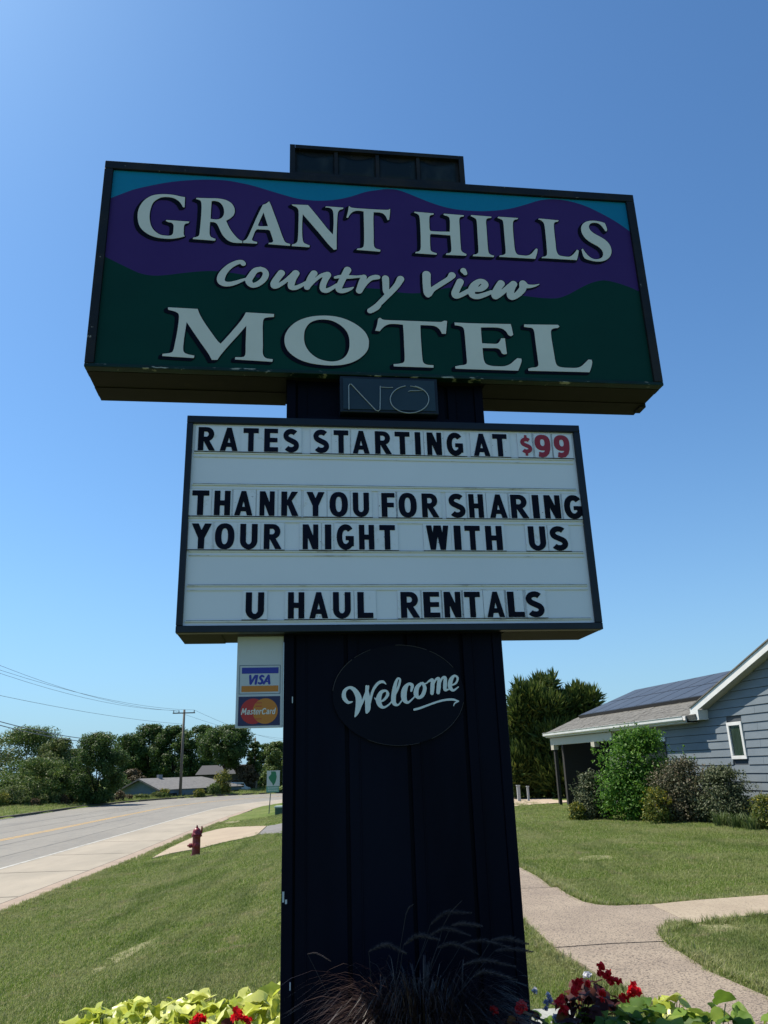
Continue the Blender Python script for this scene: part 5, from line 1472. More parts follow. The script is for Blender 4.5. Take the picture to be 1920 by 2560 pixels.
MB().add([HB(-0.1, -0.2, za), HB(Wd / 2, -0.2, zr_), HB(Wd / 2, RL, zr_), HB(-0.1, Lh + 0.3, za), HB(Wd + 0.1, -0.2, za), HB(Wd + 0.1, Lh + 0.3, za),
          HB(-0.1, -0.2, za - 0.18), HB(Wd / 2, -0.2, zr_ - 0.18), HB(Wd + 0.1, -0.2, za - 0.18)],
         [(0, 1, 2, 3), (1, 4, 5, 2), (3, 2, 5), (0, 6, 7, 1), (1, 7, 8, 4)]).build('roof', M_roofg, house2)
for k in range(5):
    y0 = 1.2 + k * 2.4
    MB().fbox(HB, Wd - 0.298, Wd - 0.25, y0, y0 + 1.3, ze - 1.9, ze - 0.5).build('window', M_palewall if k % 2 else M_winglass, house2)
MB().fbox(HB, Wd / 2 - 0.2, Wd / 2 + 0.2, 2.5, 3.0, zr_ - 0.1, zr_ + 0.35).build('chimney', M_palewall, house2)
# right wing of the blue house
wa = aty(398, 1712, 83)
# dark farmhouse
f0 = aty(436, 1690, 112); f1 = aty(540, 1690, 108)
farm = empty('farmhouse', ((f0[0] + f1[0]) / 2, 112, -3.4))
tag(farm, 'dark old farmhouse with pale grey roof half hidden by the large rounded tree', 'house')
zt = aty(485, 1652, 110)[2]; zs = aty(485, 1672, 110)[2]
FW = f1[0] - f0[0]
def FBx(a, b, c): return (f0[0] + a, 109 + b - 0.12 * a, c)
MB().fbox(FBx, 0.2, FW - 0.2, 0.2, 7, -4.4, zs - 0.05).build('wall', M_darkwall, farm)
MB().add([FBx(-0.2, -0.2, zs), FBx(FW + 0.2, -0.2, zs), FBx(FW + 0.2, 3.6, zt), FBx(-0.2, 3.6, zt), FBx(-0.2, 7.3, zs), FBx(FW + 0.2, 7.3, zs)],
         [(0, 1, 2, 3), (3, 2, 5, 4), (0, 3, 4), (1, 5, 2), (0, 4, 5, 1)]).build('roof', mat('dull_tin_roof', (0.045, 0.045, 0.048), 0.9), farm)
for k in range(3):
    MB().fbox(FBx, 1 + k * 2.1, 1.8 + k * 2.1, 0.13, 0.198, zs - 2.2, zs - 0.8).build('window', M_winglass, farm)

# white van parked far off
vp = aty(505, 1702, 96)
van = empty('white_van', (vp[0], vp[1], H([vp[:2]])[0]))
zb = aty(505, 1708, 96)[2] - 0.25
van.location = (aty(505, 1700, 100)[0], 100, aty(505, 1697, 100)[2] - 1.25)
van.rotation_euler = (0, 0, 1.0)
van.scale = (0.9, 0.9, 0.9)
tag(van, 'white van parked far off beyond the road by the yellow green bush', 'van')
Mwv = mat('van_paint', (0.65, 0.66, 0.66), 0.35); Mrub = mat('tyre_rubber', (0.02, 0.02, 0.02), 0.85)
prof = [(-2.4, 0.35), (-2.4, 1.1), (-2.3, 1.65), (-2.1, 1.8), (0.9, 1.8), (1.5, 1.25), (2.3, 1.05), (2.45, 0.8), (2.45, 0.35)]
vs_ = [(x, -0.9, z) for x, z in prof] + [(x, 0.9, z) for x, z in prof]
n = len(prof)
fs = [tuple(range(n)), tuple(reversed(range(n, 2 * n)))] + [(i, i + n, (i + 1) % n + n, (i + 1) % n) for i in range(n)]
mesh_obj('body', vs_, fs, Mwv, van, world_coords=False)
for (x0, x1) in ((-2.1, -1.0), (-0.85, 0.15), (0.3, 1.0)):
    MB().box(x0, x1, -0.925, -0.902, 1.15, 1.62).build('window', M_winglass, van, world_coords=False)
for x in (-1.5, 1.55):
    for y in (-0.9, 0.9):
        MB().lathe([(0.0, -0.1), (0.3, -0.1), (0.34, -0.06), (0.34, 0.06), (0.3, 0.1), (0, 0.1)], (x, y, 0.34), 16, (0, 1, 0)).build('wheel', Mrub, van, world_coords=False)

# ------------------------------------------------------------------ utility poles and wires
M_pole = mat('weathered_pole', (0.16, 0.14, 0.115), 0.9, col2=(0.1, 0.088, 0.07), scale=3, bump=0.3, bscale=30, stretch=(1, 1, 0.1))
M_wire = mat('wire', (0.14, 0.15, 0.16), 0.5)
M_insul = mat('insulator', (0.12, 0.12, 0.12), 0.3)
def pole(x, y, zb, zt, label, arm=2.4, ad=(1, 0)):
    r = empty('utility_pole', (x, y, zb)); tag(r, label, 'utility pole')
    h = zt - zb
    MB().tube([(0, 0, -0.3), (0, 0, h)], [0.17, 0.12], 10).build('post', M_pole, r, world_coords=False, smooth=True)
    pts = []
    if arm:
        L = arm / 2; a = np.array([ad[0], ad[1], 0.0]); a = a / np.linalg.norm(a)
        zc = h - 0.45
        def AF(u, v, c): return (a[0] * u - a[1] * v, a[1] * u + a[0] * v, c)
        MB().fbox(AF, -L, L, -0.22, -0.12, zc, zc + 0.12).build('crossarm', M_pole, r, world_coords=False)
        for u in (-L + 0.1, L - 0.1, -L * 0.45):
            q = AF(u, -0.17, zc + 0.12)
            MB().lathe([(0.02, 0), (0.06, 0.05), (0.06, 0.1), (0.035, 0.14), (0.055, 0.18), (0.03, 0.24)], q, 8).build('insulator', M_insul, r, world_coords=False)
            pts.append((x + q[0], y + q[1], zb + q[2] + 0.24))
    pts.append((x, y, zt + 0.02))
    return r, pts
pb = aty(387, 1718, 90)
ptop = aty(391, 1533, 90)
zb_ = H([pb[:2]])[0]
pB, ptsB = pole(pb[0] + 0.1, 90, zb_, ptop[2], 'wooden utility pole with crossarm standing across the road by the blue house', 2.5, (1, 0.05))
pA, ptsA = pole(-33.5, 43, -0.7, 11.6, 'wooden utility pole outside the left edge carrying the roadside wires', 2.5, (1, 0.1))
p2 = aty(549, 1705, 118)
p2t = aty(548, 1618, 118)
pC, ptsC = pole(p2[0], 118, p2[2] - 0.6, p2t[2] + 1.6, 'farther bare utility pole left of the green state marker', 0)
def wire(name, p, q, sag, label, r=0.018):
    P = [Vector(p).lerp(Vector(q), t) - Vector((0, 0, sag * 4 * t * (1 - t))) for t in np.linspace(0, 1, 16)]
    o = MB().tube(P, r, 5).build(name, M_wire)
    tag(o, label, 'wire', 'overhead wires')
    return o
wl = [('topmost overhead wire from the left edge to the pole crossarm', (0, 1421), 0), ('second overhead wire from the top sloping to the pole crossarm', (0, 1431), 1), ('third overhead wire from the top sloping to the pole', (0, 1438), 2)]
for lab, (wx, wy), k in wl:
    q = aty(wx, wy, 55)
    far = Vector(ptsB[k]); near_ = Vector(q); d = near_ - far
    wire('overhead_wire', near_ + d * 0.35 + Vector((0, 0, 0.5)), far, 1.15, lab, 0.013)
q = aty(0, 1490, 55); far = Vector((pb[0] + 0.1, 90, ptop[2] - 1.6)); d = Vector(q) - far
wire('overhead_wire', Vector(q) + d * 0.35, far, 0.5, 'single middle wire ending below the pole crossarm', 0.014)
for k, (ya, yb_) in enumerate(((1547, 1600), (1555, 1606))):
    q = Vector(aty(0, ya, 60)); far = Vector(aty(250, yb_, 92)); d = q - far
    wire('communication_cable', q + d * 0.3, far, 0.55, ['upper thick cable sloping behind the dense dark tree', 'lower thick cable sloping behind the dense dark tree'][k], 0.034)
for k, yy in enumerate((1585, 1592)):
    far = Vector(aty(650, yy + 12, 150))
    wire('overhead_wire', Vector(ptsB[k]), far, 0.8, ['upper faint wire running right from the pole behind the card panel', 'lower faint wire running right from the pole behind the card panel'][k], 0.014)

# ------------------------------------------------------------------ green state marker
sb = onT(580, 1758)
mk = empty('state_marker', (sb[0], sb[1], sb[2]))
tag(mk, 'green and white state marker sign on a thin post beside the road', 'sign')
Ys = sb[1]
c0 = aty(575, 1712, Ys); c1 = aty(604, 1664, Ys)
mw = (c1[0] - c0[0]); mz0, mz1_ = c0[2], c1[2]
M_mgreen = mat('sign_green', (0.01, 0.16, 0.075), 0.5); M_mwhite = mat('sign_white', (0.5, 0.52, 0.52), 0.5); M_mpost = mat('sign_post', (0.12, 0.14, 0.12), 0.6)
def MF(a, b, c):
    lean = 0.035 * (c - sb[2])
    return (c0[0] + a + lean * 0.0, Ys + b + 0.12 * a, c)
MB().tube([(sb[0], Ys + 0.06, sb[2] - 0.2), (c0[0] + mw * 0.42, Ys + 0.12, mz1_ - 0.05)], 0.028, 6).build('post', M_mpost, mk)
zsplit = mz0 + (mz1_ - mz0) * 0.27
MB().fbox(MF, 0.02, mw, 0, 0.02, zsplit + 0.012, mz1_).build('marker_plate', M_mwhite, mk)
MB().fbox(MF, 0.0, mw * 0.95, 0, 0.02, mz0, zsplit).build('name_plate', mat('pale_green_plate', (0.16, 0.33, 0.26), 0.5), mk)
il = [(0.30, 0.98), (0.66, 0.98), (0.72, 0.86), (0.76, 0.60), (0.72, 0.40), (0.66, 0.24), (0.56, 0.08), (0.48, 0.02), (0.44, 0.16), (0.30, 0.32), (0.16, 0.50), (0.14, 0.62), (0.26, 0.72), (0.34, 0.84)]
hh_ = mz1_ - zsplit
pp = [np.array([0.02 + x * (mw - 0.02), zsplit + 0.02 + y * (hh_ - 0.05)]) for x, y in il]
plate('state_shape', [np.array(pp)], -0.004, 0.004, M_mgreen, mk, Fr=MF)
for k in range(2):
    zz = mz0 + 0.08 + k * 0.12
    for j in range(5):
        MB().fbox(MF, mw * (0.14 + j * 0.15), mw * (0.25 + j * 0.15), -0.003, -0.0005, zz, zz + 0.055).build('lettering', M_mwhite, mk)
# small utility box by the pylon
ub = onT(606, 1760)
c = aty(606, 1745, ub[1])
ubx = empty('utility_box', (ub[0], ub[1], ub[2])); tag(ubx, 'small green utility box with pale lid on the left verge beside the pylon edge', 'box')
MB().box(-0.25, 0.25, -0.25, 0.25, -0.1, 0.32).build('body', mat('box_green', (0.03, 0.08, 0.05), 0.6), ubx, world_coords=False, bevel=0.02)
MB().box(-0.28, 0.28, -0.28, 0.28, 0.322, 0.42).build('lid', mat('box_lid', (0.35, 0.42, 0.38), 0.5), ubx, world_coords=False, bevel=0.03)

# ------------------------------------------------------------------ fire hydrant
hb = onT(423, 1848)
hy = empty('fire_hydrant', (hb[0], hb[1], hb[2] - 0.02), 0.15)
tag(hy, 'dark red fire hydrant standing on the grass beside the kerb', 'fire hydrant')
hh = 55 / 1662 * hb[1] * 1.04
k_ = hh / 0.80
M_hyd = mat('hydrant_red', (0.26, 0.010, 0.018), 0.42, col2=(0.18, 0.008, 0.014), scale=5, coat=0.2, col3=(0.05, 0.02, 0.02), scale3=20, fac3=(0.65, 0.75))
S3 = lambda pr: [(r * k_, z * k_) for r, z in pr]
MB().lathe(S3([(0.15, -0.05), (0.15, 0.04), (0.115, 0.05), (0.112, 0.30), (0.108, 0.46), (0.112, 0.50), (0.15, 0.505), (0.15, 0.54), (0.118, 0.545)]), n=28).build('barrel', M_hyd, hy, world_coords=False, smooth=False)
MB().lathe(S3([(0.14, 0.548), (0.142, 0.57), (0.118, 0.58), (0.115, 0.63), (0.10, 0.68), (0.065, 0.72), (0.035, 0.735)]), n=28).build('bonnet', M_hyd, hy, world_coords=False, smooth=True)
MB().lathe(S3([(0.034, 0.736), (0.034, 0.76), (0.022, 0.765), (0.022, 0.80), (0.0, 0.80)]), n=5).build('operating_nut', M_hyd, hy, world_coords=False)
MB().tube([(0.10 * k_, 0, 0.56 * k_), (0.135 * k_, 0, 0.62 * k_), (0.135 * k_, 0, 0.77 * k_)], [0.028 * k_, 0.024 * k_, 0.02 * k_], 8).build('marker_stub', M_hyd, hy, world_coords=False)
for ax_, nm, r in (((-1, 0, 0), 'side_nozzle', 0.052), ((0.2, -1, 0), 'pumper_nozzle', 0.07)):
    nz = MB().lathe(S3([(r, 0.06), (r, 0.13), (r + 0.018, 0.132), (r + 0.018, 0.155), (r + 0.006, 0.157), (r + 0.004, 0.20), (r - 0.02, 0.21)]), (0, 0, 0.28 * k_), 14, ax_).build(nm, M_hyd, hy, world_coords=False)
    MB().lathe(S3([(0.024, 0.21), (0.024, 0.245), (0.0, 0.245)]), (0, 0, 0.28 * k_), 5, ax_).build('cap_nut', M_hyd, nz, world_coords=False)
for k in range(8):
    a = k * math.pi / 4 + 0.2
    MB().lathe([(0.011 * k_, 0), (0.011 * k_, 0.02 * k_), (0, 0.021 * k_)], (0.135 * k_ * math.cos(a), 0.135 * k_ * math.sin(a), 0.571 * k_), 6).build('flange_bolt', M_hyd, hy, world_coords=False)

# ------------------------------------------------------------------ near house
HP = np.array([8.7777, 23.5]); yaw = math.radians(-12)
HG = np.array([math.sin(yaw), math.cos(yaw)]); HN = np.array([-HG[1], HG[0]])     # HN: towards the road
def HF(g, o, z):           # along wall (away), out of the wall plane of the eave edge, up
    q = HP + HG * g + HN * o
    return (q[0], q[1], z)
house = empty('grey_house', HF(2, -5, 0))
tag(house, 'single storey blue grey clapboard house with solar panels on its shingle roof', 'house')
M_sid = mat('blue_grey_siding', (0.15, 0.18, 0.205), 0.65, col2=(0.125, 0.155, 0.18), scale=1.6, col3=(0.125, 0.14, 0.15), scale3=7, fac3=(0.6, 0.8), bump=0.1, bscale=30, stretch=(1, 1, 3))
M_gap = mat('siding_shadow_gap', (0.05, 0.06, 0.07), 0.9)
M_shing = mat('brown_grey_shingle', (0.14, 0.135, 0.12), 0.95, col2=(0.105, 0.10, 0.09), scale=2.5, col3=(0.18, 0.17, 0.155), scale3=14, fac3=(0.55, 0.75), bump=0.5, bscale=40)
M_gut = mat('white_gutter', (0.62, 0.63, 0.62), 0.4, col2=(0.5, 0.5, 0.48), scale=2)
M_beam = mat('cream_beam', (0.42, 0.39, 0.32), 0.6)
M_sol = mat('solar_glass', (0.04, 0.046, 0.056), 0.4, col2=(0.05, 0.056, 0.066), scale=1, spec=0.35)
M_solf = mat('panel_frame', (0.02, 0.02, 0.022), 0.4)
M_fencew = mat('grey_boards', (0.11, 0.11, 0.1), 0.85, col2=(0.075, 0.075, 0.07), scale=5)
M_carshade = mat('carport_shade', (0.02, 0.018, 0.016), 0.8)  # near black: the carport's deep shade painted into the colour
slope = 0.355
ZE = 2.66
wallo = -0.30
# gable wall planks: g from +0.0 going to -9 (towards the viewer)
def rake_g(z): return -0.55 - (z - 2.95) / slope        # underside of the rake
b = MB().fbox(HF, -9.5, 4.9, wallo - 0.25, wallo - 0.03, -0.2, 2.75)
b.add([HF(-0.5, wallo - 0.03, 2.752), HF(-9.5, wallo - 0.03, 2.752), HF(-9.5, wallo - 0.03, 5.6), HF(-8.0, wallo - 0.03, 5.6),
       HF(-0.5, wallo - 0.25, 2.752), HF(-9.5, wallo - 0.25, 2.752), HF(-9.5, wallo - 0.25, 5.6), HF(-8.0, wallo - 0.25, 5.6)],
      [(0, 1, 2, 3), (7, 6, 5, 4), (0, 3, 7, 4), (3, 2, 6, 7), (1, 5, 6, 2), (0, 4, 5, 1)])
b.build('wall', M_gap, house)
ex = 0.2135
zk = 2.68 - 13 * ex
row = 0
WIN = (-1.99, -1.33, 1.55, 2.52)
while zk < 5.5:
    z0, z1 = zk + 0.012, zk + ex
    gl_ = 4.85 if z0 < 2.6 else -0.52
    if z1 > 2.9: gl_ = min(gl_, rake_g(z1) + 0.12)
    segs = [(-9.5, gl_)]
    # butt joints
    cut = [(-4.1, 1.7), (-2.6, -0.3)][row % 2]
    pieces = []
    for (a, c) in segs:
        cc = [a] + [x for x in cut if a + 0.3 < x < c - 0.3] + [c]
        pieces += [(cc[i] + (0.003 if i else 0), cc[i + 1] - 0.003) for i in range(len(cc) - 1)]
    out = []
    for (a, c) in pieces:
        if z1 > WIN[2] and z0 < WIN[3] and a < WIN[1] and c > WIN[0]:
            if WIN[0] - a > 0.05: out.append((a, WIN[0]))
            if c - WIN[1] > 0.05: out.append((WIN[1], c))
        else: out.append((a, c))
    for (a, c) in out:
        c1 = c
        if abs(c - gl_) < 0.01 and z1 > 2.9: c = min(-0.52, rake_g(z0) + 0.12)
        P8 = [HF(a, wallo - 0.028, z0), HF(c, wallo - 0.028, z0), HF(c, wallo + 0.012, z0), HF(a, wallo + 0.012, z0),
              HF(a, wallo - 0.028, z1), HF(c1, wallo - 0.028, z1), HF(c1, wallo - 0.010, z1), HF(a, wallo - 0.010, z1)]
        MB().add(P8, [(3, 2, 1, 0), (4, 5, 6, 7), (0, 1, 5, 4), (1, 2, 6, 5), (2, 3, 7, 6), (3, 0, 4, 7)]).build('siding_plank', M_sid, house)
    zk += ex; row += 1
# small window
wn = MB()
g0, g1, z0, z1 = WIN[0], WIN[1], WIN[2], WIN[3]
for (a, c, e, f_) in ((g0, g0 + 0.09, z0 + 0.09, z1 - 0.09), (g1 - 0.09, g1, z0 + 0.09, z1 - 0.09), (g0, g1, z0, z0 + 0.09), (g0, g1, z1 - 0.09, z1)):
    wn.fbox(HF, a, c, wallo - 0.02, wallo + 0.035, e, f_)
w_o = wn.build('window', M_trimw, house, bevel=0.006)
MB().fbox(HF, g0 + 0.092, g1 - 0.092, wallo - 0.028, wallo - 0.010, z0 + 0.092, z1 - 0.092).build('pane', mat('green_dark_pane', (0.02, 0.035, 0.025), 0.1, spec=0.7, col2=(0.035, 0.055, 0.045), scale=9, stretch=(6, 6, 0.3)), w_o)
# small vent hook on the wall
MB().fbox(HF, -3.05, -2.98, wallo + 0.013, wallo + 0.06, 1.18, 1.3).build('wall_tap', M_gap, house)
# rake board, soffit and boxed return
def rk(g, dz=0): return 2.95 + (-0.55 - g) * slope + dz
gA, gB = -0.12, -9.6
MB().add([HF(gA, -0.0, rk(gA)), HF(gB, -0.0, rk(gB)), HF(gB, -0.0, rk(gB, 0.2)), HF(gA, -0.0, rk(gA, 0.2)),
          HF(gA, -0.03, rk(gA)), HF(gB, -0.03, rk(gB)), HF(gB, -0.03, rk(gB, 0.2)), HF(gA, -0.03, rk(gA, 0.2))],
         [(0, 1, 2, 3), (7, 6, 5, 4), (0, 4, 5, 1), (2, 6, 7, 3), (0, 3, 7, 4), (1, 5, 6, 2)]).build('rake_board', M_trimw, house)
MB().add([HF(-0.55, -0.031, rk(-0.55, 0.01)), HF(gB, -0.031, rk(gB, 0.01)), HF(gB, wallo - 0.02, rk(gB, 0.01)), HF(-0.55, wallo - 0.02, rk(-0.55, 0.01)),
          HF(-0.55, -0.031, rk(-0.55, 0.03)), HF(gB, -0.031, rk(gB, 0.03)), HF(gB, wallo - 0.02, rk(gB, 0.03)), HF(-0.55, wallo - 0.02, rk(-0.55, 0.03))],
         [(0, 1, 2, 3), (7, 6, 5, 4), (0, 4, 5, 1), (2, 6, 7, 3), (0, 3, 7, 4), (1, 5, 6, 2)]).build('soffit', mat('grey_soffit', (0.42, 0.42, 0.40), 0.6), house)
MB().add([HF(0.02, 0.004, 2.66), HF(-0.51, 0.004, 2.66), HF(-0.51, 0.004, 2.94), HF(-0.12, 0.004, 2.86), HF(0.02, 0.004, 2.82),
          HF(0.02, wallo - 0.02, 2.66), HF(-0.51, wallo - 0.02, 2.66), HF(-0.51, wallo - 0.02, 2.94), HF(-0.12, wallo - 0.02, 2.86), HF(0.02, wallo - 0.02, 2.82)],
         [(0, 1, 2, 3, 4), (9, 8, 7, 6, 5), (0, 5, 6, 1), (1, 6, 7, 2), (2, 7, 8, 3), (3, 8, 9, 4), (4, 9, 5, 0)]).build('eave_return', M_trimw, house)
# gable roof slabs (shingle edge above the rake)
MB().add([HF(-0.14, 0.03, rk(-0.14, 0.2)), HF(gB, 0.03, rk(gB, 0.2)), HF(gB, -9, rk(gB, 0.2)), HF(-0.14, -9, rk(-0.14, 0.2)),
          HF(-0.14, 0.03, rk(-0.14, 0.235)), HF(gB, 0.03, rk(gB, 0.235)), HF(gB, -9, rk(gB, 0.235)), HF(-0.14, -9, rk(-0.14, 0.235))],
         [(0, 1, 2, 3), (7, 6, 5, 4), (0, 4, 5, 1), (2, 6, 7, 3), (0, 3, 7, 4), (1, 5, 6, 2)]).build('roof', M_shing, house)
# main roof slope with shingle courses
PIT = math.radians(20.5)
def RF(g, u, t):           # on the roof plane: along eave, up-slope, above
    o = 0.06 - u * math.cos(PIT) + t * math.sin(PIT)
    z = 2.80 + u * math.sin(PIT) + t * math.cos(PIT)
    return HF(g, o, z)
GE = 10.55
def edge_g(u): return GE + 0.2 * u
UT = 4.62
b = MB()
b.add([RF(-0.4, 0, -0.14), RF(GE, 0, -0.14), RF(edge_g(UT), UT, -0.14), RF(-0.4, UT, -0.14), RF(-0.4, 0, 0), RF(GE, 0, 0), RF(edge_g(UT), UT, 0), RF(-0.4, UT, 0)],
      [(0, 1, 2, 3), (7, 6, 5, 4), (0, 4, 5, 1), (1, 5, 6, 2), (2, 6, 7, 3), (3, 7, 4, 0)])
b.build('roof', M_shing, house)
rgs = np.random.default_rng(5)
u = 0.0; row = 0
shv = []
while u < 1.7:
    g = -0.35 + rgs.uniform(-0.3, 0)
    while g < edge_g(u) - 0.1:
        L_ = rgs.uniform(0.25, 0.5)
        g2 = min(g + L_, edge_g(u))
        t = 0.006 + rgs.uniform(0, 0.012)
        shv.append((max(g, -0.38), g2 - 0.008, u, u + 0.135, t)); g = g2
    u += 0.14; row += 1
shv.sort(key=lambda s: s[0])
for i, (g, g2, u0, u1, t) in enumerate(shv):
    if g2 - g < 0.05: continue
    if i < 300:
        MB().fbox(RF, g, g2, u0, u1, 0.001, t).build('shingle', M_shing, house)
b = MB()
for (g, g2, u0, u1, t) in shv[300:]:
    if g2 - g > 0.05: b.fbox(RF, g, g2, u0, u1, 0.001, t)
o = b.build('shingles', M_shing, house); tag(o, kind='stuff')
# roof left fascia board and gutter
MB().fbox(HF, 0.03, GE, 0.06, 0.085, 2.62, 2.80).build('fascia', M_gut, house)
gv_, gfs = [], []
gp = [(0.087, 2.68), (0.10, 2.665), (0.17, 2.665), (0.195, 2.70), (0.195, 2.76), (0.215, 2.80), (0.205, 2.805), (0.183, 2.765), (0.183, 2.705), (0.165, 2.68), (0.10, 2.68), (0.099, 2.79), (0.087, 2.79)]
for g in (0.03, GE + 0.03):
    gv_ += [HF(g, o_, z) for o_, z in gp]
n = len(gp)
gfs = [(i, (i + 1) % n, (i + 1) % n + n, i + n) for i in range(n)]
mesh_obj('gutter', gv_, gfs, M_gut, house)
# carport beam, posts and brackets
MB().fbox(HF, 4.95, 10.35, -0.18, -0.02, 2.30, 2.58).build('carport_beam', M_beam, house)
MB().fbox(HF, 0.05, 10.4, -0.35, 0.058, 2.6, 2.618).build('eave_soffit', M_beam, house)
for g in (6.3, 10.0):
    MB().fbox(HF, g, g + 0.28, -0.2, 0.0, 2.12, 2.298).build('bracket', M_beam, house)
MB().fbox(HF, 10.02, 10.14, -0.16, -0.04, -0.1, 2.118).build('carport_post', M_carshade, house)
MB().fbox(HF, 4.92, 11.2, -7.2, -7.0, -0.1, 3.4).build('carport_back_wall', M_darkwall, house)
MB().fbox(HF, 4.75, 4.91, -7.0, -0.55, -0.1, 2.75).build('carport_side_wall', M_darkwall, house)
MB().fbox(HF, 10.2, 10.36, -7.0, -0.5, -0.1, 2.75).build('carport_shade_wall', M_carshade, house)  # dark wall added so the carport opening reads as shade
for k in range(5):
    MB().fbox(HF, 4.95 + k * 0.17, 5.1 + k * 0.17, -0.33, -0.30, 0.0, 2.0).build('screen_board', M_fencew, house)
# lintel and side window behind the shrub
MB().fbox(HF, 1.9, 4.2, wallo + 0.013, wallo + 0.05, 2.15, 2.27).build('window_head', M_trimw, house)
MB().fbox(HF, 1.95, 4.15, wallo + 0.013, wallo + 0.03, 1.0, 2.148).build('window', M_winglass, house)
# solar panels
ND = 9
g0, g1 = -0.3, 10.3
wd = (g1 - g0) / ND
for r_i, (u0, u1) in enumerate(((1.62, 3.08), (3.11, 4.57))):
    for k in range(ND):
        a = g0 + k * wd + 0.012; c = a + wd - 0.024
        pn = MB().fbox(RF, a, c, u0, u1, 0.10, 0.135).build('solar_panel', M_solf, house)
        MB().fbox(RF, a + 0.025, c - 0.025, u0 + 0.025, u1 - 0.025, 0.1355, 0.139).build('cell_glass', M_sol, pn)
MB().fbox(RF, g0, g1, 1.58, 1.612, 0.02, 0.13).build('panel_skirt', M_solf, house)

# ------------------------------------------------------------------ shrubs by the house
bush_at('viburnum_shrub', 1280, 1732, 21.3, 80, 86, FOL['grey'], 'tall grey green shrub in front of the dark carport', 101, n=9000, leaf=0.075)
bush_at('low_shrub', 1244, 1728, 20.8, 34, 32, FOL['yellow'], 'small yellow green shrub at the foot of the grey green one', 102, n=2500, leaf=0.06)
bush_at('lilac_shrub', 1397, 1752, 20.3, 180, 172, FOL['bright'], 'large bright green shrub rising to the gutter of the house', 103, n=26000, leaf=0.085, nb=44, depth=2.0)
bush_at('flowering_shrub', 1420, 1757, 18.4, 58, 66, FOL['yellow'], 'small shrub with yellow leaves between the bright green and reddish shrubs', 104, n=2800, leaf=0.06)
bush_at('spirea_shrub', 1487, 1774, 18.8, 136, 118, FOL['russet'], 'rounded reddish grey shrub left of the narrow window', 105, n=20000, leaf=0.06, nb=40)
bush_at('spirea_shrub', 1572, 1778, 18.0, 128, 104, FOL['grey'], 'rounded dusty green shrub below the narrow window', 106, n=19000, leaf=0.06, nb=40)
bush_at('edge_shrub', 1664, 1792, 16.4, 74, 64, FOL['yellow'], 'yellow green shrub cut by the right edge below the house wall', 107, n=5000, leaf=0.05)
M_iris = leaf_mat('iris_leaf', [(0.05, 0.09, 0.02), (0.09, 0.13, 0.04), (0.14, 0.17, 0.07)], trans=0.3)
for k, (px, py, Y) in enumerate(((1560, 1786, 16.9), (1592, 1790, 16.6), (1625, 1794, 16.3))):
    Y = onT(px, py)[1]
    p = aty(px, py, Y)
    V = []; tn = []
    rg = np.random.default_rng(300 + k)
    for _ in range(90):
        a = rg.uniform(0, 6.28); r = 0.16 * rg.uniform(); l = rg.uniform(0.2, 0.42); ln = rg.uniform(0.05, 0.3)
        b0 = np.array([r * math.cos(a), r * math.sin(a), 0]); d = np.array([math.cos(a), math.sin(a), 0]); s = np.array([-d[1], d[0], 0]) * 0.012
        m_ = b0 + d * ln * 0.4 + np.array([0, 0, l * 0.7]); t_ = b0 + d * ln + np.array([0, 0, l])
        V += [[b0 - s, b0 + s, m_ + s, m_ - s], [m_ - s, m_ + s, t_ + s * 0.1, t_ - s * 0.1]]; tn += [rg.uniform()] * 2
    r = empty('iris_clump', (p[0], p[1], 0))
    tag(r, ['strap leaved clump left of three before the dusty green shrub', 'middle strap leaved clump at the lawn edge by the house', 'strap leaved clump beside the shrub cut by the right edge'][k], 'plant', 'strap leaved clumps at the lawn edge')
    quads_obj('leaves', V, M_iris, r, world_coords=False, rnd=tn)
# bare mulch bed under the shrubs
M_mulch = mat('mulch', (0.075, 0.055, 0.04), 0.95, col2=(0.13, 0.10, 0.08), scale=14, bump=0.8, bscale=50)
drape('mulch_bed', [(1235, 1732), (1330, 1741), (1390, 1752), (1450, 1768), (1500, 1776), (1560, 1782), (1659, 1800), (1900, 1830), (1900, 1740), (1659, 1730), (1500, 1722), (1300, 1716)], M_mulch, 0.02)
# juniper behind the carport
rg = np.random.default_rng(77)
jp = aty(1180, 1712, 40)
jun = empty('juniper_tree', (jp[0], jp[1], 0.0)); tag(jun, 'tall dark juniper tree between the navy pylon and the house', 'tree')
jb = []
def jadd(px, py, wpx, hpx, Y=40):
    p = aty(px, py, Y); s = Y / 1662
    jb.append([p[0] - jp[0], p[1] - jp[1] + rg.uniform(-0.7, 0.7), p[2], wpx * s / 2, wpx * s / 2, hpx * s / 2])
for q in [(1165, 1500, 40, 60), (1185, 1485, 26, 44), (1148, 1515, 50, 60), (1180, 1530, 90, 60), (1130, 1545, 50, 60), (1235, 1520, 56, 50), (1262, 1505, 30, 36), (1274, 1515, 24, 40), (1245, 1500, 24, 32), (1215, 1540, 90, 60),
          (1150, 1570, 100, 70), (1210, 1580, 110, 70), (1115, 1540, 34, 70), (1110, 1580, 40, 60), (1160, 1620, 110, 80), (1215, 1630, 90, 70), (1140, 1660, 80, 70), (1195, 1670, 110, 70), (1150, 1690, 120, 60), (1215, 1690, 120, 60), (1135, 1640, 70, 90), (1250, 1640, 60, 90), (1200, 1600, 120, 90), (1112, 1660, 50, 90), (1120, 1500, 20, 40), (1168, 1478, 14, 24), (1190, 1474, 12, 24), (1262, 1545, 50, 50)]:
    jadd(*q)
V, tn = spray_cloud(jb, 34000, 0.50, 0.10, rg, upb=0.7)
V2, tn2 = leaf_cloud(jb, 8000, 0.16, rg, shell=0.2)
quads_obj('crown', np.concatenate([V, V2]), FOL['juniper'], jun, world_coords=False, rnd=np.concatenate([tn, tn2 * 0.4]))
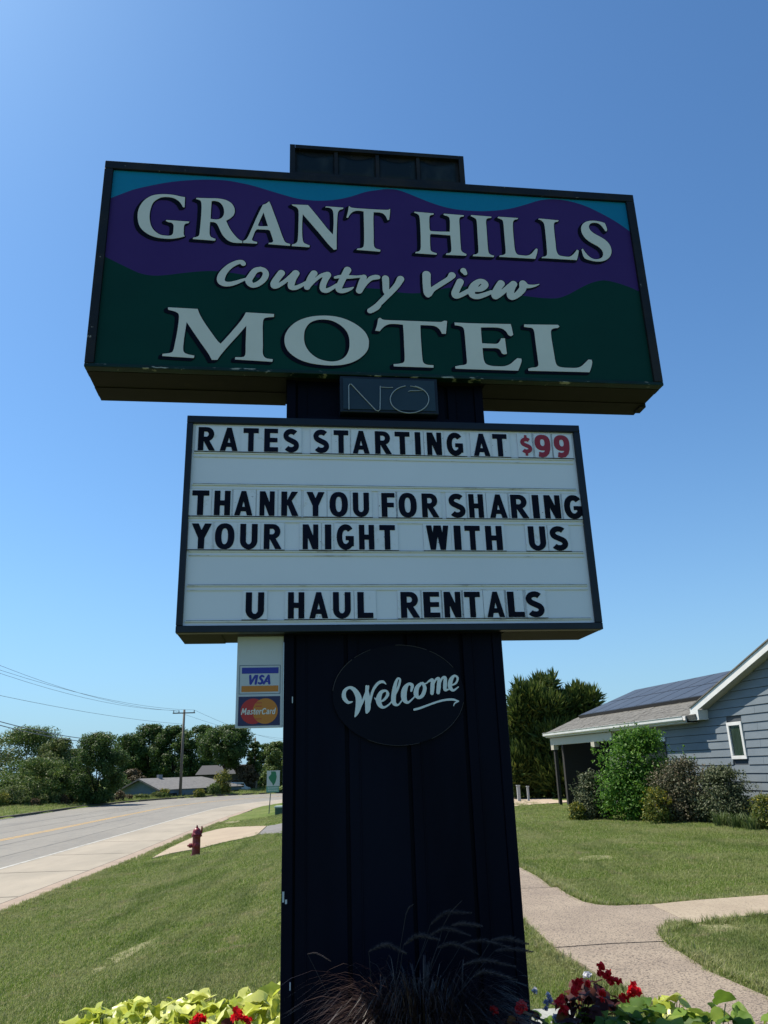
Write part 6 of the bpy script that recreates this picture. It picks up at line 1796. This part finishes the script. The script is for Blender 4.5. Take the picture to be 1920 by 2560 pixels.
MB().tube([(0.1, 0, -0.1), (0.15, 0, 1.0), (0.0, 0, 2.6)], [0.12, 0.10, 0.05], 7).tube([(0.5, 0.1, -0.1), (0.7, 0.1, 1.0), (0.5, 0, 2.3)], [0.09, 0.07, 0.04], 7).build('trunk', mat('juniper_bark', (0.1, 0.08, 0.06), 0.9), jun, world_coords=False)
# dark backdrop shrubs and pale posts at the end of the drive
far_tree(1120, 1640, 90, 45, FOL['dark'], 'low dark tree behind the juniper at the end of the drive', 120, zbase=0, base=0.0, n=9000, leaf=0.16, group=None)
far_tree(1215, 1630, 110, 46, FOL['dark'], 'dark tree hanging over the carport end', 121, zbase=0, base=0.0, n=11000, leaf=0.16, group=None)
M_post = mat('pale_post', (0.4, 0.42, 0.42), 0.6)
for k, (px, wpx, y0, y1) in enumerate(((1121, 6, 1720, 1698), (1141, 4, 1716, 1700), (1242, 6, 1716, 1690))):
    a = aty(px, y0, 37); c = aty(px, y1, 37); w2 = wpx / 1662 * 37 / 2
    r = empty('pale_post', (a[0], a[1], 0)); tag(r, ['pale post beside the pylon edge at the end of the drive', 'thin pale post under the juniper', 'pale post under the carport beside the small yellow green shrub'][k], 'post', 'pale posts at the end of the drive')
    MB().box(-w2, w2, -w2, w2, -0.1, c[2]).build('shaft', M_post, r, world_coords=False)
    MB().box(-w2 - 0.02, w2 + 0.02, -w2 - 0.02, w2 + 0.02, c[2] + 0.001, c[2] + 0.04).build('cap', M_post, r, world_coords=False)

# ------------------------------------------------------------------ planting bed around the sign
M_soil = mat('bed_soil', (0.045, 0.032, 0.022), 0.95, col2=(0.08, 0.06, 0.045), scale=12, bump=0.8, bscale=60)
bp = []
for t in np.linspace(0, 2 * math.pi, 48, endpoint=False):
    u, v = 2.12 * math.cos(t), 0.93 * math.sin(t)
    a = ANG
    bp.append((BED_C[0] + u * math.cos(a) - v * math.sin(a), BED_C[1] + u * math.sin(a) + v * math.cos(a)))
mesh_obj('bed_soil', [(x, y, 0.03 + H([(x, y)])[0]) for x, y in bp] + [(BED_C[0], BED_C[1], 0.09)], [(i, (i + 1) % 48, 48) for i in range(48)], M_soil)
tag(bpy.data.objects['bed_soil'], kind='structure')

def leaf_shape(name, mt, L, W, kind, seed, fold=0.25, curl=0.3, tint=0.5):
    """one leaf as a curved mesh, base at the origin, blade along +x, normal +z"""
    rg = np.random.default_rng(seed)
    if kind == 'lobed':
        prof = [(0, .05), (-0.03, .42), (-0.12, .78), (0.08, .86), (0.24, 1.0), (0.38, .80), (0.54, .74), (0.7, .52), (0.86, .26), (1.0, 0.0)]
    elif kind == 'heart':
        prof = [(0, .05), (-0.09, .42), (-0.05, .74), (0.12, .97), (0.3, 1.0), (0.5, .88), (0.68, .66), (0.84, .38), (0.95, .14), (1.0, 0.0)]
    else:
        prof = [(0, .05), (0.02, .3), (0.1, .62), (0.25, .9), (0.42, 1.0), (0.6, .92), (0.76, .68), (0.88, .42), (0.96, .2), (1.0, 0)]
    def P(x, y):
        z = fold * abs(y) * W * 1.0 - curl * L * (x ** 2) * 0.5 - 0.10 * W * (abs(y) * 2) ** 3
        z += 0.06 * W * math.sin(9 * x + 5 * y + seed)
        return (x * L, y * W, z)
    vs_ = []; fs = []
    n = len(prof)
    for (x, w2) in prof:
        xm = max(0, x)
        vs_ += [P(x, -w2 * 0.5), P((x + xm) / 2, -w2 * 0.25), P(xm, 0), P((x + xm) / 2, w2 * 0.25), P(x, w2 * 0.5)]
    for i in range(n - 1):
        for j in range(4):
            a = i * 5 + j
            fs.append((a, a + 5, a + 6, a + 1))
    me = bpy.data.meshes.new(name)
    me.from_pydata(vs_, [], fs)
    me.materials.append(mt)
    me.polygons.foreach_set('use_smooth', [True] * len(fs))
    a = me.attributes.new('tint', 'FLOAT', 'FACE')
    a.data.foreach_set('value', [tint] * len(fs))
    me.update()
    return me

def put(me, name, parent, loc, heading, pitch, roll, scale=1.0):
    o = bpy.data.objects.new(name, me)
    COL.objects.link(o)
    o.parent = parent
    o.rotation_mode = 'XYZ'
    M = Matrix.Rotation(heading, 4, 'Z') @ Matrix.Rotation(-pitch, 4, 'Y') @ Matrix.Rotation(roll, 4, 'X')
    o.matrix_local = Matrix.Translation(loc) @ M @ Matrix.Scale(scale, 4)
    return o

M_lime = leaf_mat('lime_leaf', [(0.30, 0.36, 0.03), (0.44, 0.50, 0.05), (0.56, 0.60, 0.09), (0.66, 0.68, 0.24)], rough=0.38, trans=0.3, spec=0.45)
M_green = leaf_mat('green_leaf', [(0.05, 0.11, 0.012), (0.09, 0.17, 0.02), (0.15, 0.24, 0.03), (0.24, 0.32, 0.05)], rough=0.55, trans=0.35, spec=0.2)
M_maroon = leaf_mat('maroon_leaf', [(0.025, 0.006, 0.008), (0.045, 0.012, 0.012), (0.075, 0.022, 0.018), (0.22, 0.09, 0.02)], rough=0.55, trans=0.25, spec=0.15)
M_petal = leaf_mat('red_petal', [(0.55, 0.008, 0.012), (0.72, 0.012, 0.02), (0.85, 0.03, 0.05)], rough=0.5, trans=0.45)
M_petw = leaf_mat('white_petal', [(0.55, 0.56, 0.62), (0.7, 0.7, 0.74)], rough=0.5, trans=0.3)
M_petb = leaf_mat('blue_petal', [(0.34, 0.36, 0.52), (0.5, 0.52, 0.68), (0.6, 0.62, 0.76)], rough=0.5, trans=0.3)
M_stem = mat('stem', (0.16, 0.2, 0.05), 0.6)
M_rstem = mat('red_stem', (0.2, 0.04, 0.03), 0.5)
LIME = [leaf_shape('leaf', M_lime, 0.105, 0.095, 'lobed', i, 0.3 + 0.1 * i, 0.5 - 0.1 * i, t) for i, t in enumerate((0.1, 0.35, 0.6, 0.8, 1.0))]
GREEN = [leaf_shape('leaf', M_green, 0.10, 0.10, 'heart', i, 0.25, 0.35, t) for i, t in enumerate((0.1, 0.4, 0.65, 0.9))]
MAR = [leaf_shape('leaf', M_maroon, 0.075, 0.06, 'oval', i, 0.35, 0.3, t) for i, t in enumerate((0.1, 0.4, 0.7, 1.0))]

def interp(x, pts):
    return float(np.interp(x, [p[0] for p in pts], [p[1] for p in pts]))

def leafy(name, label, cat, group, px0, px1, Y0, Y1, ytop, meshes, n, seed, Yref, drop=0.12, sc=(0.8, 1.3), weights=None, stem_mat=None):
    rg = np.random.default_rng(seed)
    pm = aty((px0 + px1) / 2, 2200, (Y0 + Y1) / 2)
    zg = float(H([pm[:2]])[0])
    root = empty(name, (pm[0], pm[1], zg + 0.03))
    tag(root, label, cat, group)
    st = MB()
    for i in range(n):
        px = rg.uniform(px0, px1); Y = rg.uniform(Y0, Y1)
        zt = aty(px, interp(px, ytop), Yref)[2]
        x = aty(px, 2200, Y)[0]
        z = zt - drop * ((Yref - Y) / max(0.1, Yref - Y0)) ** 2 - abs(rg.normal(0, 0.025)) - (0.07 if rg.uniform() < 0.25 else 0)
        loc = Vector((x - pm[0], Y - pm[1], z - zg - 0.03))
        hd = rg.uniform(0, 6.283)
        if rg.uniform() < 0.6: hd = rg.normal(-math.pi / 2, 0.9)           # many lean out towards the light gap and path
        k = rg.choice(len(meshes), p=weights)
        put(meshes[k], 'leaf', root, loc, hd, rg.normal(-0.25, 0.35), rg.normal(0, 0.4), rg.uniform(*sc))
        if i % 2 == 0:
            st.tube([(loc.x * 0.5 + rg.normal(0, 0.02), loc.y * 0.5, -0.02), (loc.x * 0.8, loc.y * 0.8, loc.z * 0.55), loc], [0.004, 0.003, 0.002], 4, caps=False)
    st.build('stems', stem_mat or M_stem, root, world_coords=False)
    return root
YT = [(140, 2222), (165, 2207), (200, 2190), (235, 2180), (290, 2163), (340, 2158), (400, 2152), (460, 2150), (520, 2148), (570, 2140), (605, 2132), (660, 2132)]
segs = [(158, 262), (255, 352), (345, 445), (438, 530), (522, 622)]
labs = ['lime leaved plant at the left end of the flower bed', 'second lime leaved plant from the left end of the bed', 'middle one of the five lime leaved plants left of the pylon',
        'lime leaved plant behind the left red flower spikes', 'lime leaved plant touching the left edge of the pylon']
for k, (a, c) in enumerate(segs):
    leafy('sweet_potato_vine', labs[k], 'plant', 'lime leaved plants left of the pylon', a, c, 4.35, 5.15, [(x, y + 3) for x, y in YT], LIME, 58, 400 + k, 5.05, drop=0.16, sc=(0.9, 1.6), weights=[0.16, 0.26, 0.26, 0.2, 0.12])
leafy('sweet_potato_vine', 'lime leaved plant low in the bed right of the red begonia', 'plant', None, 1350, 1490, 4.6, 5.0, [(1340, 2160), (1400, 2145), (1490, 2152)], LIME, 44, 420, 5.0, sc=(0.8, 1.2))
leafy('green_leaf_plant', 'green heart leaved plant directly below the red begonia', 'plant', 'green heart leaved plants right of the pylon', 1215, 1370, 4.2, 4.65, [(1200, 2196), (1300, 2176), (1380, 2168)], GREEN, 56, 421, 4.65, sc=(0.9, 1.4))
leafy('green_leaf_plant', 'green heart leaved plant with one leaf standing tall', 'plant', 'green heart leaved plants right of the pylon', 1360, 1520, 4.2, 4.8, [(1350, 2166), (1440, 2162), (1520, 2164)], GREEN, 64, 422, 4.75, sc=(0.9, 1.4))
g5 = leafy('green_leaf_plant', 'green heart leaved plant trailing to the lower right corner', 'plant', 'green heart leaved plants right of the pylon', 1510, 1690, 4.2, 4.8, [(1500, 2164), (1580, 2172), (1700, 2190)], GREEN, 58, 423, 4.75, sc=(0.8, 1.3))
# the tall single leaf
p = aty(1568, 2160, 4.3); q = aty(1566, 2185, 4.3)
g5l = g5.location
put(GREEN[2], 'leaf', g5, Vector(aty(1545, 2157, 4.6)) - g5l, 0.1, 0.1, -0.9, 1.05)
MB().tube([Vector(aty(1567, 2168, 4.6)) - g5l, Vector(aty(1562, 2212, 4.6)) - g5l], 0.003, 5).build('stems', M_stem, g5, world_coords=False)

def flower(mt, seed, r=0.02, nP=7, kind='cluster'):
    rg = np.random.default_rng(seed)
    V = []; tn = []
    for i in range(nP):
        c = unit(1, rg)[0] * r * rg.uniform(0.2, 0.9); c[2] = abs(c[2])
        d = unit(1, rg)[0]; d[2] = abs(d[2]); t = np.cross(d, unit(1, rg)[0]); t /= np.linalg.norm(t); b2 = np.cross(d, t)
        s = r * rg.uniform(0.45, 0.8)
        V.append([c - t * s, c + b2 * s * 0.9 + d * s * 0.3, c + t * s, c - b2 * s * 0.9 + d * s * 0.3]); tn.append(rg.uniform())
    V = np.array(V, np.float32); n = len(V)
    me = bpy.data.meshes.new('flower')
    me.from_pydata([tuple(p) for p in V.reshape(-1, 3)], [], [tuple(range(4 * i, 4 * i + 4)) for i in range(n)])
    me.materials.append(mt)
    a = me.attributes.new('tint', 'FLOAT', 'FACE'); a.data.foreach_set('value', tn)
    return me
RED = [flower(M_petal, 10 + i, 0.021, 9) for i in range(3)]
WHT = [flower(M_petw, 20 + i, 0.02, 9) for i in range(2)]
BLU = [flower(M_petb, 30 + i, 0.021, 10) for i in range(2)]
# begonia
bg_ = leafy('begonia', 'red flowering begonia with dark maroon leaves right of the pylon', 'plant', None, 1205, 1335, 4.5, 4.95, [(1195, 2185), (1215, 2150), (1245, 2120), (1275, 2108), (1305, 2118), (1330, 2150), (1345, 2170)], MAR, 100, 430, 4.9, drop=0.1, sc=(0.7, 1.3), stem_mat=M_rstem, weights=[0.35, 0.35, 0.24, 0.06])
def blooms(root, meshes, pts, Y, seed, spread=0.012, sc=(0.7, 1.1)):
    rg = np.random.default_rng(seed)
    for (sx_, sy_, k) in pts:
        for i in range(k):
            p = aty(sx_ / S_ + rg.normal(0, 3), sy_ / S_ + rg.normal(0, 4), Y + rg.normal(0, 0.02))
            put(meshes[rg.integers(0, len(meshes))], 'flower', root, Vector(p) - root.location, rg.uniform(0, 6), rg.normal(0, 0.4), rg.normal(0, 0.4), rg.uniform(*sc))
blooms(bg_, RED, [(1500, 2436, 4), (1522, 2440, 4), (1446, 2464, 4), (1580, 2474, 5), (1576, 2492, 4), (1400, 2506, 2), (1412, 2526, 3), (1500, 2495, 3), (1560, 2500, 3), (1545, 2460, 1), (1470, 2470, 2), (1440, 2478, 3), (1530, 2452, 3), (1590, 2484, 3)], 4.62, 1, sc=(0.9, 1.4))
sm = leafy('white_flower_plant', 'small plant with white and pale blue blooms beside the pylon foot', 'plant', None, 1150, 1215, 4.6, 5.0, [(1140, 2180), (1180, 2172), (1220, 2180)], GREEN[:2], 24, 431, 5.0, sc=(0.35, 0.7))
blooms(sm, WHT, [(1337, 2480, 4), (1470, 2441, 3), (1420, 2516, 2)], 4.85, 2)
blooms(sm, BLU, [(1368, 2508, 4), (1376, 2500, 3), (1395, 2548, 6), (1405, 2556, 5)], 4.8, 3)
rd = leafy('salvia', 'red flower spikes with brown leaves left of the pylon foot', 'plant', None, 415, 545, 4.15, 4.35, [(400, 2215), (480, 2206), (550, 2200)], MAR, 26, 432, 4.3, sc=(0.5, 0.9), stem_mat=M_rstem)
blooms(rd, RED, [(591, 2530, 2), (594, 2540, 4), (604, 2546, 4), (616, 2556, 4), (584, 2550, 3), (500, 2546, 3), (490, 2556, 3), (480, 2558, 2), (508, 2556, 2)], 4.2, 4)
dk = leafy('begonia', 'shaded red begonia in front of the right pylon corner', 'plant', None, 1090, 1150, 4.0, 4.2, [(1080, 2190), (1120, 2175), (1150, 2180)], MAR, 24, 433, 4.2, sc=(0.6, 1.0), stem_mat=M_rstem)
blooms(dk, RED, [(1306, 2512, 4), (1300, 2530, 4), (1235, 2530, 3)], 4.05, 5)
# edging stone
e0 = aty(1152, 2160, 5.6); e1 = aty(1222, 2160, 5.6)
es = MB().box(e0[0], e1[0] + 0.05, 5.45, 5.75, -0.05, 0.10).build('edging_stone', mat('pale_stone', (0.33, 0.34, 0.31), 0.9, col2=(0.25, 0.255, 0.235), scale=9, bump=0.4, bscale=50), bevel=0.02)
tag(es, 'pale edging stone at the back of the bed beside the pylon', 'stone')

# purple fountain grass in front of the pylon
fg0 = aty(905, 2212, 4.02)
fgr = empty('fountain_grass', (fg0[0], 4.02, 0.05))
tag(fgr, 'dark purple fountain grass with drooping plumes in front of the pylon', 'ornamental grass')
M_blade = leaf_mat('purple_blade', [(0.008, 0.004, 0.006), (0.018, 0.009, 0.010), (0.035, 0.018, 0.018), (0.09, 0.06, 0.05)], rough=0.35, trans=0.15, spec=0.5)
M_plume = leaf_mat('plume_hair', [(0.045, 0.04, 0.045), (0.09, 0.075, 0.085), (0.15, 0.13, 0.13)], rough=0.8, trans=0.3)
rg = np.random.default_rng(55)
V = []; tn = []
o0 = np.array(fgr.location)
for i in range(2600):
    a = rg.uniform(0, 6.283); r = 0.20 * math.sqrt(rg.uniform())
    b0 = np.array([r * math.cos(a) + 0.02, r * math.sin(a) * 0.6, 0.0])
    if rg.uniform() < 0.35: a = math.pi + rg.normal(0, 0.8)
    l = rg.uniform(0.5, 1.0); reach = rg.uniform(0.10, 0.42) * l; top = l * rg.uniform(0.55, 0.85)
    d = np.array([math.cos(a), 0.55 * math.sin(a) - 0.15, 0]); s = np.array([-d[1], d[0], 0.0]); s /= np.linalg.norm(s); s = s * rg.uniform(0.0022, 0.0052)
    N_ = 10; pts = []
    for k in range(N_):
        t = k / (N_ - 1)
        z = top * (1.9 * t - 1.15 * t ** 2.4)
        pts.append(b0 + d * reach * (0.25 * t + 1.05 * t ** 2.2) + np.array([0, 0, z]))
    tw = rg.uniform()
    for k in range(N_ - 1):
        w0 = 1 - (k / (N_ - 1)) ** 2; w1 = 1 - ((k + 1) / (N_ - 1)) ** 2
        V.append([pts[k] - s * w0, pts[k] + s * w0, pts[k + 1] + s * (w1 + 0.05), pts[k + 1] - s * (w1 + 0.05)]); tn.append(tw)
bl = quads_obj('blades', V, M_blade, fgr, world_coords=False, rnd=tn)
tag(bl, kind='stuff')
PLM = [((575, 825), (690, 782), (818, 838)), ((800, 785), (900, 722), (1032, 750)), ((975, 650), (1080, 575), (1238, 575)), ((970, 720), (1080, 678), (1232, 722)),
       ((1110, 655), (1200, 645), (1310, 662)), ((1020, 800), (1130, 778), (1282, 840)), ((1180, 775), (1320, 755), (1492, 800)), ((1370, 750), (1480, 742), (1610, 778)),
       ((1180, 915), (1320, 882), (1524, 922)), ((1250, 992), (1340, 955), (1532, 1010)), ((1390, 822), (1500, 808), (1640, 828)), ((178, 842), (240, 840), (330, 890)), ((815, 590), (835, 545), (865, 520)), ((1060, 655), (1110, 570), (1180, 495))]
for i, tri in enumerate(PLM):
    Yp = 3.86 + 0.26 * rg.uniform()
    P3 = [aty((700 + x * 0.38577) / S_, (2060 + y * 0.38577) / S_, Yp) - o0 for x, y in tri]
    c = catmull(P3, 7)
    thin = i >= 11
    V = []; tn = []
    for k in range(len(c) - 1):
        t = k / (len(c) - 2)
        rad = (0.004 if thin else 0.013) * math.sin(math.pi * (0.12 + 0.8 * t)) ** 0.6
        ax_ = c[k + 1] - c[k]; ax_n = ax_ / np.linalg.norm(ax_)
        for _ in range(34):
            d = unit(1, rg)[0]; d -= ax_n * (d @ ax_n); d /= np.linalg.norm(d) + 1e-9
            b0 = c[k] + ax_ * rg.uniform(); tip = b0 + d * rad * rg.uniform(0.7, 1.5) + ax_n * rad * 1.1
            sd_ = np.cross(d, ax_n) * 0.0011
            V.append([b0 - sd_, b0 + sd_, tip + sd_ * 0.3, tip - sd_ * 0.3]); tn.append(rg.uniform())
    quads_obj('plume', V, M_plume, fgr, world_coords=False, rnd=tn)
    st0 = np.array([rg.normal(-0.05, 0.04), rg.normal(0, 0.03), 0.0])
    mid = (st0 + c[0]) / 2 + np.array([-0.06, 0, 0.08])
    MB().tube(catmull([st0, mid, c[0]], 4).tolist() + [c[len(c) // 2].tolist()], 0.0013, 4).build('stalk', M_plume, fgr, world_coords=False)
